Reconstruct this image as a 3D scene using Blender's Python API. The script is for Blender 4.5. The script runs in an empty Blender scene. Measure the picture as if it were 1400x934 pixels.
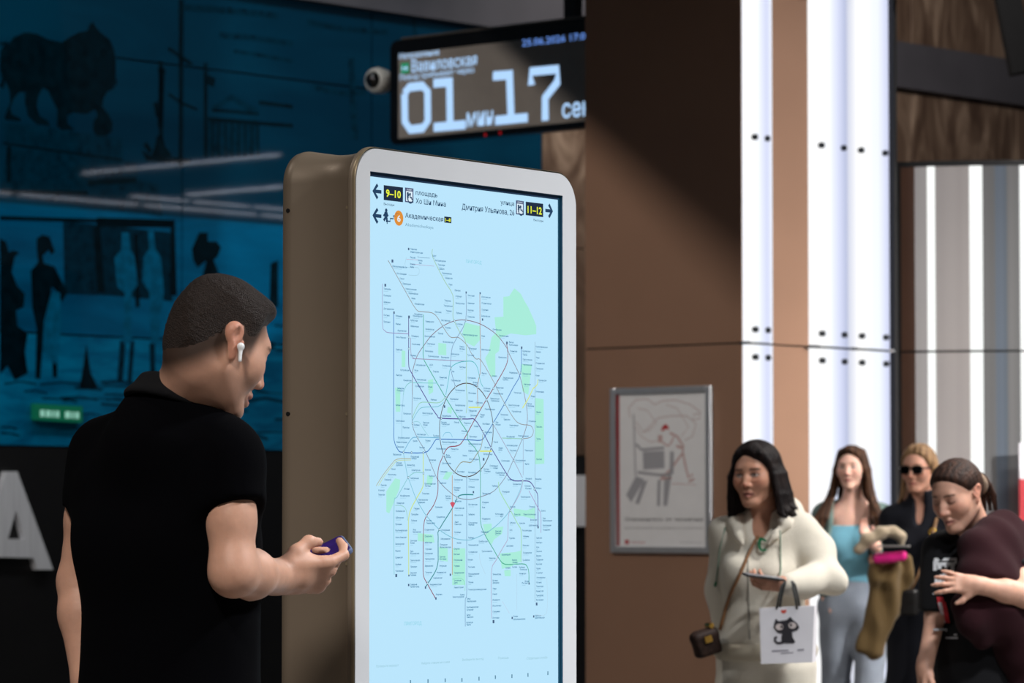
import bpy, math, random
import numpy as np
from mathutils import Vector, Matrix
random.seed(7); rng = np.random.RandomState(5)
sc = bpy.context.scene
COL = sc.collection
R = math.radians
# ------------------------------------------------------------------ camera
CAMZ = 1.385; F = 5000.0; HOR = 705.0
TILT = math.atan((HOR - 467.0) / F)
cam = bpy.data.cameras.new('camera'); camo = bpy.data.objects.new('camera', cam); COL.objects.link(camo)
camo.location = (0, 0, CAMZ); camo.rotation_euler = (R(90) + TILT, 0, 0)
cam.sensor_width = 36; cam.lens = F / 1400 * 36; cam.clip_end = 200
cam.dof.use_dof = True; cam.dof.focus_distance = 7.45; cam.dof.aperture_fstop = 9.0
cam.dof.aperture_blades = 9
sc.camera = camo
# ------------------------------------------------------------------ view, world
sc.view_settings.view_transform = 'Standard'; sc.view_settings.look = 'None'
sc.view_settings.exposure = 0.0; sc.view_settings.gamma = 1.0; sc.view_settings.use_curve_mapping = False
wd = bpy.data.worlds.new('world'); sc.world = wd; wd.use_nodes = True
wd.node_tree.nodes['Background'].inputs[0].default_value = (0.75, 0.85, 1.0, 1)
wd.node_tree.nodes['Background'].inputs[1].default_value = 0.03
# ------------------------------------------------------------------ lamps of the hall and added fill lights
KF = 1.3                                   # size of the far part of the hall
def hz(z): return CAMZ + (z - CAMZ) * KF
def area(name, loc, target, power, size, size_y=None, color=(1, 1, 1), spread=180):
    l = bpy.data.lights.new(name, 'AREA'); l.energy = power; l.color = color
    l.shape = 'RECTANGLE' if size_y else 'DISK'; l.size = size
    if size_y: l.size_y = size_y
    l.spread = R(spread)
    o = bpy.data.objects.new(name, l); COL.objects.link(o); o.location = loc
    d = Vector(target) - Vector(loc); o.rotation_euler = d.to_track_quat('-Z', 'Y').to_euler()
    return o
# floodlight over the tracks, past the edge of the low platform ceiling
area('track_floodlight', (-4.0 * KF, 10.0 * KF, hz(6.05)), (0.6 * KF, 15.3 * KF, hz(2.4)), 85 * KF * KF, 0.30 * KF, color=(1, .93, .86), spread=120)
# added fill lights just under the low platform ceiling, without fixtures
CZ = hz(4.22)
for (x, y, p, c) in ((3.6, 6.2, 390, (.92, .96, 1)), (3.0, 9.2, 230, (.96, .98, 1)), (3.6, 12.0, 175, (1, .96, .92)), (4.6, 14.2, 165, (1, .96, .92)), (4.6, 17.2, 130, (1, .94, .88)), (6.0, 18.8, 200, (1, .96, .92)),
                     (-1.3, 3.0, 250, (1, .95, .9)), (-3.2, 7.6, 26, (1, .95, .9))):
    area('ceiling_fill_light', (x, y, CZ - .05), (x, y, 0), p, .6, color=c, spread=128)
# added fill spot across the platform, brightens the pillar's right face
area('pillar_fill_spot', (8.0, 14.0, CZ - .1), (1.75, 20.2, 2.0), 88, .35, color=(1, .97, .95), spread=48)
# added fill lights for the mural and the marble beyond the pillar
for q in range(6):                            # added row above the cornice brightens the mural glass
    s_ = -11.5 + 2.1 * q; c_, n_ = (math.cos(R(48)), math.sin(R(48))), (math.sin(R(48)), -math.cos(R(48)))
    area('mural_fill_light', (n_[0] * 2.2 + c_[0] * s_, 27.3 + n_[1] * 2.2 + c_[1] * s_, 6.3), (c_[0] * s_, 27.3 + c_[1] * s_, 2.2), 15, .5, color=(.92, .97, 1), spread=120)
area('marble_fill_light', (2.2 * KF, 19.6 * KF, hz(4.9)), (3.6 * KF, 24.6 * KF, hz(4.2)), 210, .5, color=(1, .95, .9))
# ------------------------------------------------------------------ helpers
def lin(c):
    return tuple(((v / 255) / 12.92 if v / 255 <= .04045 else ((v / 255 + .055) / 1.055) ** 2.4) for v in c)
MATS = {}
def mat(name, col, rough=.6, metal=0., emit=None, es=0., var=.08, vscale=12., bump=0., bscale=80., spec=.5, attr=None, sss=0., coat=0., alpha=None, stretch=(1, 1, 1), sheen=0.):
    """procedural principled material; colour is sRGB 0-255"""
    if name in MATS: return MATS[name]
    m = bpy.data.materials.new(name); m.use_nodes = True; MATS[name] = m
    nt = m.node_tree; N = nt.nodes; L = nt.links; b = N['Principled BSDF']
    c = lin(col)
    b.inputs['Roughness'].default_value = rough; b.inputs['Metallic'].default_value = metal
    b.inputs['Specular IOR Level'].default_value = spec
    if coat: b.inputs['Coat Weight'].default_value = coat; b.inputs['Coat Roughness'].default_value = .05
    if sheen: b.inputs['Sheen Weight'].default_value = sheen
    if sss:
        b.inputs['Subsurface Weight'].default_value = sss; b.inputs['Subsurface Radius'].default_value = (.01, .004, .002); b.inputs['Subsurface Scale'].default_value = 1
    tc = N.new('ShaderNodeTexCoord'); mp = N.new('ShaderNodeMapping'); mp.inputs['Scale'].default_value = stretch
    L.new(tc.outputs['Object'], mp.inputs[0])
    if attr:
        a = N.new('ShaderNodeAttribute'); a.attribute_name = attr; base = a.outputs['Color']
    else: base = None
    if var:
        n = N.new('ShaderNodeTexNoise'); n.inputs['Scale'].default_value = vscale; n.inputs['Detail'].default_value = 4
        L.new(mp.outputs[0], n.inputs[0])
        mr = N.new('ShaderNodeMapRange'); mr.inputs[1].default_value = .3; mr.inputs[2].default_value = .7
        mr.inputs[3].default_value = 1 - var; mr.inputs[4].default_value = 1 + var
        L.new(n.outputs[0], mr.inputs[0])
        mx = N.new('ShaderNodeMix'); mx.data_type = 'RGBA'; mx.blend_type = 'MULTIPLY'; mx.inputs[0].default_value = 1
        if base: L.new(base, mx.inputs[6])
        else: mx.inputs[6].default_value = (*c, 1)
        L.new(mr.outputs[0], mx.inputs[7]); L.new(mx.outputs[2], b.inputs['Base Color'])
    elif base: L.new(base, b.inputs['Base Color'])
    else: b.inputs['Base Color'].default_value = (*c, 1)
    if bump:
        n2 = N.new('ShaderNodeTexNoise'); n2.inputs['Scale'].default_value = bscale; n2.inputs['Detail'].default_value = 3
        L.new(mp.outputs[0], n2.inputs[0])
        bp = N.new('ShaderNodeBump'); bp.inputs['Strength'].default_value = bump; bp.inputs['Distance'].default_value = .01
        L.new(n2.outputs[0], bp.inputs['Height']); L.new(bp.outputs[0], b.inputs['Normal'])
    if emit is not None:
        b.inputs['Emission Color'].default_value = (*lin(emit), 1); b.inputs['Emission Strength'].default_value = es
    return m
def emis(name, col, s=1.0):
    """a lit surface of a screen or lamp: emits, nearly no reflection"""
    if name in MATS: return MATS[name]
    m = mat(name, (4, 4, 5), .5, emit=col, es=s, var=0, spec=.15)
    return m
def tag(o, label=None, cat=None, group=None, kind=None):
    if label: o['label'] = label
    if cat: o['category'] = cat
    if group: o['group'] = group
    if kind: o['kind'] = kind
    return o
def empty(name, loc, rz=0., label=None, cat=None, group=None, kind=None):
    o = bpy.data.objects.new(name, None); COL.objects.link(o); o.location = loc; o.rotation_euler = (0, 0, rz)
    o.empty_display_size = .1
    return tag(o, label, cat, group, kind)
def mobj(name, v, f, m, parent=None, loc=(0, 0, 0), smooth=False, cols=None, matidx=None):
    me = bpy.data.meshes.new(name)
    me.from_pydata([tuple(map(float, p)) for p in v], [], [tuple(map(int, q)) for q in f]); me.update()
    for mm in (m if isinstance(m, (list, tuple)) else [m]): me.materials.append(mm)
    if matidx is not None: me.polygons.foreach_set('material_index', np.asarray(matidx, dtype=np.int32))
    if smooth: me.polygons.foreach_set('use_smooth', [True] * len(me.polygons))
    if cols is not None:
        a = me.color_attributes.new('Col', 'FLOAT_COLOR', 'POINT')
        c4 = np.ones((len(v), 4), dtype=np.float32); c4[:, :3] = cols
        a.data.foreach_set('color', c4.ravel())
    o = bpy.data.objects.new(name, me); COL.objects.link(o); o.location = loc
    if parent: o.parent = parent
    return o
def bevel(o, w=.004, seg=2):
    md = o.modifiers.new('bevel', 'BEVEL'); md.width = w; md.segments = seg; md.limit_method = 'ANGLE'; md.angle_limit = R(40)
    return o
class MB:
    def __init__(s): s.v = []; s.f = []
    def add(s, v, f):
        n = len(s.v); s.v += [tuple(p) for p in v]; s.f += [tuple(i + n for i in q) for q in f]; return s
    def box(s, x0, x1, y0, y1, z0, z1):
        v = [(x, y, z) for z in (z0, z1) for y in (y0, y1) for x in (x0, x1)]
        return s.add(v, [(0, 2, 3, 1), (4, 5, 7, 6), (0, 1, 5, 4), (2, 6, 7, 3), (0, 4, 6, 2), (1, 3, 7, 5)])
    def prism(s, poly, y0, y1):
        """outline in x,z, from y0 (front) to y1"""
        n = len(poly); v = [(x, y0, z) for x, z in poly] + [(x, y1, z) for x, z in poly]
        f = [tuple(range(n)), tuple(range(2 * n - 1, n - 1, -1))] + [(i, n + i, n + (i + 1) % n, (i + 1) % n) for i in range(n)]
        return s.add(v, f)
    def flat(s, poly, y=0.):
        return s.add([(x, y, z) for x, z in poly], [tuple(range(len(poly)))])
    def stroke(s, pts, w, y=0., closed=False):
        """flat polyline of width w in the x,z plane; w may be (wx, wz)"""
        P = [np.array(p, float) for p in pts]
        if closed: P = P + [P[0]]
        n = len(P); Lf = []; Rt = []
        for i in range(n):
            a = P[max(i - 1, 0)]; b = P[min(i + 1, n - 1)]
            if closed and i in (0, n - 1): a = P[-2]; b = P[1]
            d = b - a; d = d / (np.linalg.norm(d) + 1e-9); nn = np.array([-d[1], d[0]])
            Lf.append(P[i] + nn * w / 2); Rt.append(P[i] - nn * w / 2)
        v = [(p[0], y, p[1]) for p in Lf] + [(p[0], y, p[1]) for p in Rt]
        return s.add(v, [(i, i + 1, n + i + 1, n + i) for i in range(n - 1)])
    def disc(s, cx, cz, rx, y=0., n=20, rz=None):
        rz = rz or rx
        return s.flat([(cx + rx * math.cos(2 * math.pi * i / n), cz + rz * math.sin(2 * math.pi * i / n)) for i in range(n)], y)
    def cyl(s, a, b, ra, rb=None, n=16, cap=True):
        rb = ra if rb is None else rb
        a = Vector(a); b = Vector(b); d = (b - a).normalized(); q = d.orthogonal().normalized(); p = d.cross(q)
        v = [tuple(c + (q * math.cos(2 * math.pi * i / n) + p * math.sin(2 * math.pi * i / n)) * r) for c, r in ((a, ra), (b, rb)) for i in range(n)]
        f = [(i, (i + 1) % n, n + (i + 1) % n, n + i) for i in range(n)]
        if cap: f += [tuple(range(n - 1, -1, -1)), tuple(range(n, 2 * n))]
        return s.add(v, f)
    def tube(s, pts, r, n=8):
        """round tube along a 3-d polyline; r number or list"""
        P = [Vector(p) for p in pts]; m = len(P); rr = r if isinstance(r, (list, tuple)) else [r] * m
        q = None; v = []
        for i in range(m):
            d = (P[min(i + 1, m - 1)] - P[max(i - 1, 0)]).normalized()
            q = d.orthogonal().normalized() if q is None else (q - d * q.dot(d)).normalized()
            p = d.cross(q)
            v += [tuple(P[i] + (q * math.cos(2 * math.pi * k / n) + p * math.sin(2 * math.pi * k / n)) * rr[i]) for k in range(n)]
        f = [(i * n + k, i * n + (k + 1) % n, (i + 1) * n + (k + 1) % n, (i + 1) * n + k) for i in range(m - 1) for k in range(n)]
        f += [tuple(range(n - 1, -1, -1)), tuple((m - 1) * n + k for k in range(n))]
        return s.add(v, f)
    def build(s, name, m, parent=None, loc=(0, 0, 0), smooth=False):
        return mobj(name, s.v, s.f, m, parent, loc, smooth)
def ray(px, py):
    d = Vector((px - 700.0, F, 467.0 - py))
    c, s_ = math.cos(TILT), math.sin(TILT)
    return Vector((d.x, d.y * c - d.z * s_, d.y * s_ + d.z * c))
def at(px, py, depth):
    """world point seen at pixel px,py at distance y = depth"""
    d = ray(px, py); t = depth / d.y
    return Vector((d.x * t, depth, CAMZ + d.z * t))
class Plane:
    """a vertical plane in the hall: local x along it, z up, y into it; pixels are turned into metres on it"""
    def __init__(s, ox, oy, ang):
        s.o = Vector((ox, oy, 0)); s.ang = ang; s.x = Vector((math.cos(ang), math.sin(ang), 0)); s.n = Vector((-math.sin(ang), math.cos(ang), 0))
    def uv(s, px, py):
        d = ray(px, py); c = Vector((0, 0, CAMZ)); t = (s.o - c).dot(s.n) / d.dot(s.n); p = c + d * t
        return ((p - s.o).dot(s.x), p.z)
    def pts(s, L): return [s.uv(*p) for p in L]
_tc = {}
def text_mesh(t, bold=0.):
    """outline of a text as flat 2-d vertices (cap height about .73) and faces"""
    k = (t, bold)
    if k in _tc: return _tc[k]
    cu = bpy.data.curves.new('t', 'FONT'); cu.body = t; cu.resolution_u = 2 if len(t) < 25 else 1; cu.offset = bold; cu.fill_mode = 'FRONT'
    o = bpy.data.objects.new('t', cu); COL.objects.link(o)
    me = o.to_mesh(); v = np.array([x.co[:2] for x in me.vertices]); f = [tuple(p.vertices) for p in me.polygons]
    o.to_mesh_clear(); bpy.data.objects.remove(o); bpy.data.curves.remove(cu)
    _tc[k] = (v, f); return v, f
def put_text(mb, t, x0, x1, z0, zh, y=0., bold=0.):
    """text with its ink between x0 and x1, base line z0, capital height zh"""
    v, f = text_mesh(t, bold)
    if not len(v): return
    a, b = v[:, 0].min(), v[:, 0].max(); sx = (x1 - x0) / (b - a); sz = zh / .728
    mb.add([(x0 + (p[0] - a) * sx, y, z0 + p[1] * sz) for p in v], f)
# ================================================================== THE SETTING
A48 = R(48.0); ux, uy = math.cos(A48), math.sin(A48)      # along the platform, away to the right
M_floor = mat('floor_granite', (92, 88, 84), .35, var=.25, vscale=40)
M_dark = mat('dark_cladding', (22, 21, 22), .45, var=.15, vscale=3, bump=.05)
M_ceil = mat('ceiling_panel', (46, 42, 40), .7)
M_cornice = mat('dark_grey_cornice', (74, 72, 78), .6, var=.12, vscale=2)
def marble():
    m = mat('brown_marble', (84, 66, 54), .28, var=0, spec=.35)
    N = m.node_tree.nodes; L = m.node_tree.links; b = N['Principled BSDF']
    tc = N.new('ShaderNodeTexCoord'); mp = N.new('ShaderNodeMapping'); mp.inputs['Scale'].default_value = (2.0, 2.0, .58); mp.inputs['Rotation'].default_value = (0, .35, 0)
    L.new(tc.outputs['Object'], mp.inputs[0])
    w = N.new('ShaderNodeTexNoise'); w.inputs['Scale'].default_value = 1.5; w.inputs['Detail'].default_value = 3; w.inputs['Distortion'].default_value = 2.2
    L.new(mp.outputs[0], w.inputs[0])
    r = N.new('ShaderNodeValToRGB'); r.color_ramp.elements[0].position = .3; r.color_ramp.elements[0].color = (*lin((70, 52, 42)), 1)
    r.color_ramp.elements[1].position = .72; r.color_ramp.elements[1].color = (*lin((150, 128, 110)), 1)
    e = r.color_ramp.elements.new(.5); e.color = (*lin((104, 84, 70)), 1)
    L.new(w.outputs[0], r.inputs[0]); L.new(r.outputs[0], b.inputs['Base Color'])
    return m
M_marble = marble()
# floor, low platform ceiling, high ceiling over the tracks
fl = MB().box(-22, 22, -6, 52, -.2, 0).build('floor', M_floor); tag(fl, 'grey polished granite platform floor', kind='structure')
EX, EY = -1.02 * KF, 15.57 * KF; dx, dy = .169, .986      # edge of the low ceiling (casts the slanting shade on the pillar)
c0 = (EX - dx * 24.5, EY - dy * 24.5); c1 = (EX + dx * 3.7, EY + dy * 3.7)
poly = [c0, c1, (20, c1[1]), (20, c0[1])]
mb = MB(); n = len(poly)
mb.add([(x, y, CZ) for x, y in poly] + [(x, y, CZ + .4) for x, y in poly],
       [tuple(range(n - 1, -1, -1)), tuple(range(n, 2 * n))] + [(i, (i + 1) % n, n + (i + 1) % n, n + i) for i in range(n)])
ce = mb.build('ceiling', M_ceil); tag(ce, 'low dark platform ceiling', kind='structure')
hc = MB().box(-22, 22, -6, 52, 9.2, 9.4).build('ceiling', M_ceil); tag(hc, 'high dark ceiling over the tracks', kind='structure')
# ---- wall across the tracks
WL = Plane(0, 21.0 * KF, A48)
wl = empty('wall_left', (0, 21.0 * KF, 0), A48, 'long wall with blue mural, dark band and brown marble', kind='structure')
MB().box(-30, 30, .06, .4, 0, 9.2).build('wall_core', M_dark, wl)
MUR_END = WL.uv(741, 300)[0]
PW = 1.42 * KF; Z0, Z1, Z2, Z3 = hz(1.736), hz(2.30), hz(3.74), hz(4.17); Z4 = hz(4.47); SW_ = 1.22 * KF
MB().box(-30, 30, .0, .06, 0, Z0 - .012).build('lower_band', M_dark, wl)
MB().box(-30, 30, -.10, .06, Z3, Z4).build('cornice', M_cornice, wl)
# brown marble slabs to the right of the mural, each its own slab
for i in range(7):
    for (za, zb) in ((Z0, hz(2.95)), (hz(2.955), Z3), (Z4 + .005, hz(5.7)), (hz(5.705), 9.19)):
        x0 = MUR_END + .01 + i * SW_
        bevel(MB().box(x0, x0 + SW_ - .008, .0, .06, za, zb).build('marble_slab', M_marble, wl), .003, 1)
# mural: printed blue glass panels
def glass_mat(name, c1_, c2_, sc_=1.5):
    m = mat(name, c1_, .035, var=0, spec=.5)
    N = m.node_tree.nodes; L = m.node_tree.links; b = N['Principled BSDF']
    tc = N.new('ShaderNodeTexCoord'); mp = N.new('ShaderNodeMapping'); mp.inputs['Scale'].default_value = (.5, 1, 2.2)
    L.new(tc.outputs['Object'], mp.inputs[0])
    w = N.new('ShaderNodeTexNoise'); w.inputs['Scale'].default_value = sc_; w.inputs['Detail'].default_value = 6; w.inputs['Distortion'].default_value = 1.0
    L.new(mp.outputs[0], w.inputs[0])
    r = N.new('ShaderNodeValToRGB'); r.color_ramp.elements[0].position = .35; r.color_ramp.elements[0].color = (*lin(c1_), 1)
    r.color_ramp.elements[1].position = .68; r.color_ramp.elements[1].color = (*lin(c2_), 1)
    L.new(w.outputs[0], r.inputs[0]); L.new(r.outputs[0], b.inputs['Base Color'])
    return m
M_gl_up = glass_mat('mural_glass_sky', (2, 46, 68), (4, 60, 84), .9)  # darker print, also toned down to offset the added light from above
M_gl_mid = glass_mat('mural_glass_street', (0, 78, 116), (2, 110, 156), 1.6)
M_gl_low = glass_mat('mural_glass_ground', (0, 96, 138), (4, 132, 178), 5)
SPLIT = WL.uv(190, 292)[1]      # where the upper picture ends and the lower one begins
for i in range(7):
    x1 = MUR_END - i * PW - .006; x0 = MUR_END - (i + 1) * PW + .006
    for (za, zb, ma) in ((Z0, Z1 - .006, M_gl_low), (Z1 + .006, Z2 - .006, M_gl_mid), (Z2 + .006, Z3, M_gl_up)):
        if ma is M_gl_mid:
            v = []; f = []
            b_ = MB().box(x0, x1, 0, .03, za, SPLIT); b_.box(x0, x1, 0, .03, SPLIT, zb)
            o = mobj('glass_panel', b_.v, b_.f, [M_gl_mid, M_gl_up], wl, matidx=[0] * 6 + [1] * 6)
        else:
            o = MB().box(x0, x1, 0, .03, za, zb).build('glass_panel', ma, wl)
# prints on the mural glass (flat print, dark ink)
M_ink = mat('mural_ink', (2, 24, 33), .035, var=.45, vscale=14)
M_ink2 = mat('mural_ink_soft', (1, 42, 60), .035, var=.4, vscale=16)
M_ink3 = mat('mural_ink_pale', (2, 98, 136), .035, var=.3, vscale=16)
def ink(name, polys, m, y=-.001, strokes=()):
    b_ = MB()
    for p in polys: b_.flat(WL.pts(p), y)
    for (p, w) in strokes: b_.stroke(WL.pts(p), w * KF, y)
    return b_.build(name, m, wl)
lion = [(6, 160), (14, 140), (13, 125), (8, 112), (4, 95), (4, 78), (10, 62), (20, 50), (34, 44), (50, 46), (66, 54), (84, 58), (96, 50), (108, 44), (120, 42), (122, 34), (127, 30), (133, 40), (140, 46), (150, 54), (156, 68), (158, 84), (158, 104), (160, 114), (154, 122), (146, 126), (141, 136), (140, 146), (148, 156), (154, 168), (153, 180), (146, 186), (132, 186), (127, 178), (128, 166), (133, 158), (130, 150), (118, 156), (100, 154), (92, 158), (92, 168), (98, 174), (103, 178), (84, 178), (78, 172), (78, 150), (72, 138), (66, 124), (58, 120), (52, 132), (50, 146), (54, 158), (66, 166), (68, 172), (50, 170), (38, 158), (34, 140), (34, 126), (26, 126), (18, 136), (14, 148), (16, 156), (28, 162), (28, 166), (8, 164)]
ink('lion_print', [lion], M_ink)
ink('lion_tail_print', [], M_ink, -.001, [([(10, 58), (3, 72), (2, 90), (5, 108), (2, 120)], .025)])
ink('pedestal_print', [[(4, 166), (166, 190), (168, 220), (8, 198)], [(10, 200), (160, 219), (186, 222), (190, 246), (216, 252), (222, 296), (0, 266)]], M_ink2)
ink('pedestal_line_print', [], M_ink, -.0012, [([(4, 196), (168, 219)], .012), ([(12, 200), (12, 250)], .03), ([(120, 250), (186, 246)], .03), ([(0, 262), (120, 264)], .02)])
ink('ship_print', [[(193, 205), (205, 212), (262, 218), (258, 224), (200, 220)], [(212, 200), (214, 186), (222, 186), (226, 200), (236, 214), (206, 214)]], M_ink, -.001,
    [([(247, 0), (247, 228)], .028), ([(220, 84), (220, 190)], .03), ([(281, 86), (281, 215)], .026), ([(221, 100), (219, 174)], .04), ([(230, 66), (262, 88)], .02), ([(230, 128), (246, 140), (270, 150)], .014),
     ([(212, 140), (216, 160)], .03), ([(216, 97), (226, 97)], .03), ([(283, 108), (293, 114)], .05), ([(198, 196), (206, 208)], .03)])
ink('palace_print', [[(290, 146), (316, 129), (354, 150), (352, 158), (290, 152)], [(284, 160), (352, 164), (354, 214), (284, 214)]], M_ink2, -.001)
ink('palace_line_print', [[(300, 148), (316, 137), (334, 150)]], M_gl_up, -.0013)
ink('palace_columns_print', [], M_ink, -.0014, [([(x, 166), (x, 214)], .012) for x in range(290, 354, 9)] + [([(284, 163), (400, 172)], .02), ([(290, 151), (354, 156)], .012), ([(354, 140), (400, 146)], .02)])
ink('cloud_print', [], M_ink2, -.001, [([(250, 10), (310, 14), (380, 22)], .035), ([(300, 48), (350, 52), (400, 60)], .03), ([(320, 70), (360, 76), (400, 84)], .02), ([(420, 30), (470, 40), (530, 44)], .03), ([(480, 80), (485, 190)], .05), ([(566, 20), (568, 62)], .03), ([(430, 120), (470, 128), (500, 126)], .03)])
# lower scene: frame, figures, trees, ground
ink('street_frame_print', [[(86, 302), (234, 318), (236, 412), (150, 404), (88, 402)]], M_ink2, -.0009)
ink('street_frame_line_print', [], M_ink, -.0011, [([(132, 304), (236, 306), (237, 404)], .05), ([(132, 310), (138, 400)], .05), ([(186, 320), (188, 420)], .03), ([(0, 298), (236, 305)], .02)])
ink('pale_figure_print', [[(166, 318), (176, 318), (178, 340), (184, 352), (188, 390), (180, 400), (180, 470), (168, 470), (170, 400), (160, 392), (156, 352), (166, 342)],
    [(202, 316), (210, 316), (212, 340), (220, 352), (224, 400), (216, 470), (206, 470), (204, 400), (194, 384), (196, 352), (204, 340)],
    [(70, 400), (82, 400), (84, 440), (78, 500), (58, 480), (60, 440)]], M_ink3, -.0014)
ink('ground_figure_print', [[(164, 466), (172, 466), (168, 520), (160, 520)], [(178, 466), (184, 466), (180, 522), (174, 522)], [(204, 470), (212, 470), (212, 526), (206, 526)]], M_ink2, -.0012)
ink('dark_figure_print', [[(50, 340), (50, 326), (58, 321), (68, 324), (72, 336), (75, 344), (70, 348), (66, 342), (58, 350), (60, 360), (74, 364), (80, 376), (92, 400), (84, 414), (80, 400), (70, 392), (70, 420), (84, 432), (80, 450), (78, 516), (72, 516), (70, 452), (60, 452), (55, 518), (48, 518), (50, 450), (44, 420), (42, 370), (52, 358)],
    [(0, 326), (8, 330), (12, 345), (18, 342), (26, 345), (20, 352), (16, 372), (24, 392), (34, 402), (32, 420), (22, 424), (24, 446), (38, 456), (34, 480), (38, 510), (20, 520), (10, 500), (0, 512)],
    [(262, 340), (272, 318), (284, 318), (284, 330), (296, 330), (302, 338), (298, 350), (292, 356), (300, 376), (276, 380), (282, 356), (270, 366), (264, 356)],
    [(118, 470), (124, 510), (134, 530), (108, 532), (112, 510)], [(370, 360), (380, 356), (380, 420), (368, 420)]], M_ink, -.0013)
random.seed(3)
st = []
for k in range(46):
    x = random.uniform(-5, 470); y = random.uniform(520, 606); l = random.uniform(14, 60)
    st.append(([(x, y), (x + l / 2, y - random.uniform(-2, 4)), (x + l, y + random.uniform(-1, 4))], random.uniform(.004, .014)))
for k in range(14):
    x = random.uniform(300, 480); y = random.uniform(320, 500); l = random.uniform(20, 70)
    st.append(([(x, y), (x + l, y + 4)], random.uniform(.008, .02)))
ink('ground_hatching_print', [], M_ink2, -.0010, st)
# ---- steel letters on the dark band
M_letter = mat('brushed_steel_letter', (232, 232, 236), .4, metal=.0, var=.1, vscale=2, stretch=(30, 1, 1))
def letter(name, pxpoly, holes, label):
    e = empty(name, (0, 21 * KF, 0), A48, label, 'letter')
    b_ = MB()
    for p in pxpoly: b_.prism(WL.pts(p), -.05, .0)
    b_.build('letter_face', M_letter, e); return e
letter('steel_letter', [[(2, 645), (17, 645), (42, 735), (26, 720), (15, 683)][0:2] + [(66, 779), (44, 779), (40, 763), (2, 762), (2, 737), (27, 737), (15, 695)],
                        [(2, 645), (2.01, 645), (16, 695), (4, 737), (2, 737), (2, 762), (-12, 762), (-17, 779), (-38, 779)]], None, 'large pale steel letter A on the dark band at the far left')
letter('steel_letter', [[(779, 650), (803, 650), (812, 655), (815, 668), (812, 680), (803, 684), (795, 684), (795, 675), (800, 673), (800, 662), (795, 661), (795, 720), (779, 720)]], None, 'steel letter on the dark band seen between kiosk and pillar')
# green emergency exit sign hung on the lower mural glass
es_ = empty('exit_sign', (0, 21 * KF, 0), A48, 'small green emergency exit sign on the blue mural', 'sign')
p = WL.pts([(42, 552), (106, 556), (106, 578), (42, 574)])
MB().prism(p, -.05, -.004).build('sign_box', mat('sign_green', (10, 90, 62), .4, emit=(8, 92, 66), es=.5), es_)
b_ = MB()
for (a, bq) in ((48, 54), (56, 62), (64, 67), (69, 74), (82, 89), (91, 94), (96, 101)):
    b_.flat(WL.pts([(a, 560.5 + (a - 42) * .06), (bq, 560.5 + (a - 42) * .06), (bq, 569.5 + (a - 42) * .06), (a, 569.5 + (a - 42) * .06)]), -.051)
b_.build('sign_mark', emis('sign_white', (150, 210, 190), .8), es_)['kind'] = 'stuff'
# thin dark strut under the far ceiling
b_ = MB(); pa = at(1366, -60, 21.5 * KF); pb = at(1398, 100, 21.5 * KF)
b_.cyl(pa, pb, .13, n=4); o = b_.build('ceiling_strut', mat('strut_black', (8, 8, 9), .9, var=.05, spec=.1))
tag(o, 'black slanting strut against the marble at top right', 'strut')
# ---- luminous lines above the platform; mirrored in the mural glass
M_led = emis('led_line', (235, 240, 255), 7)
wx, wy = uy, -ux
def led_row(pd, z, s0, s1, ln, gap, label, w=.05):
    pd, z, s0, s1, ln, gap, w = pd * KF, hz(z), s0 * KF, s1 * KF, ln * KF, gap * KF, w * KF
    i = 0; s = s0; ORD = 'first second third fourth fifth sixth seventh eighth ninth tenth eleventh twelfth thirteenth fourteenth fifteenth'.split()
    while s < s1:
        e = empty('line_lamp', (wx * pd + ux * (s + ln / 2), 21 * KF + wy * pd + uy * (s + ln / 2), z), A48, '%s %s' % (ORD[i], label), 'lamp', 'line lamps over the platform')
        MB().box(-ln / 2, ln / 2, -w / 2, w / 2, .0, .05).build('housing', M_dark, e)
        MB().box(-ln / 2 + .01, ln / 2 - .01, -w / 2 + .004, w / 2 - .004, -.008, -.0005).build('diffuser', M_led, e)
        for q in (-.35, .35): MB().cyl((q * ln, 0, .05), (q * ln, 0, CZ - .005 - z), .006, n=6).build('suspension', M_dark, e)
        s += ln + gap; i += 1
led_row(6.0, 3.68, -9.5, 6.5, 1.15, .06, 'line lamp from the near end of the long suspended row')
led_row(5.2, 3.645, 1.75, 3.6, .55, .05, 'short line lamp from the near end beside the long row', .04)
for (s_, z_, pa, pb_, w_) in ((2.53, 3.95, 4.5, 6.6, .05), (3.15, 3.80, 5.1, 6.4, .07)):
    sn = s_; s_, z_, pa, pb_, w_ = s_ * KF, hz(z_), pa * KF, pb_ * KF, w_ * KF
    e = empty('line_lamp', (wx * (pa + pb_) / 2 + ux * s_, 21 * KF + wy * (pa + pb_) / 2 + uy * s_, z_), A48 - R(90), 'suspended line lamp set across the platform, %s' % ('nearer' if sn < 3 else 'farther'), 'lamp', 'line lamps over the platform')
    ln = pb_ - pa
    MB().box(-ln / 2, ln / 2, -w_ / 2, w_ / 2, 0, .05).build('housing', M_dark, e)
    MB().box(-ln / 2 + .01, ln / 2 - .01, -w_ / 2 + .004, w_ / 2 - .004, -.008, -.0005).build('diffuser', M_led, e)
    for q in (-.35, .35): MB().cyl((q * ln, 0, .05), (q * ln, 0, CZ - .005 - z_), .006, n=6).build('suspension', M_dark, e)
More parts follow.
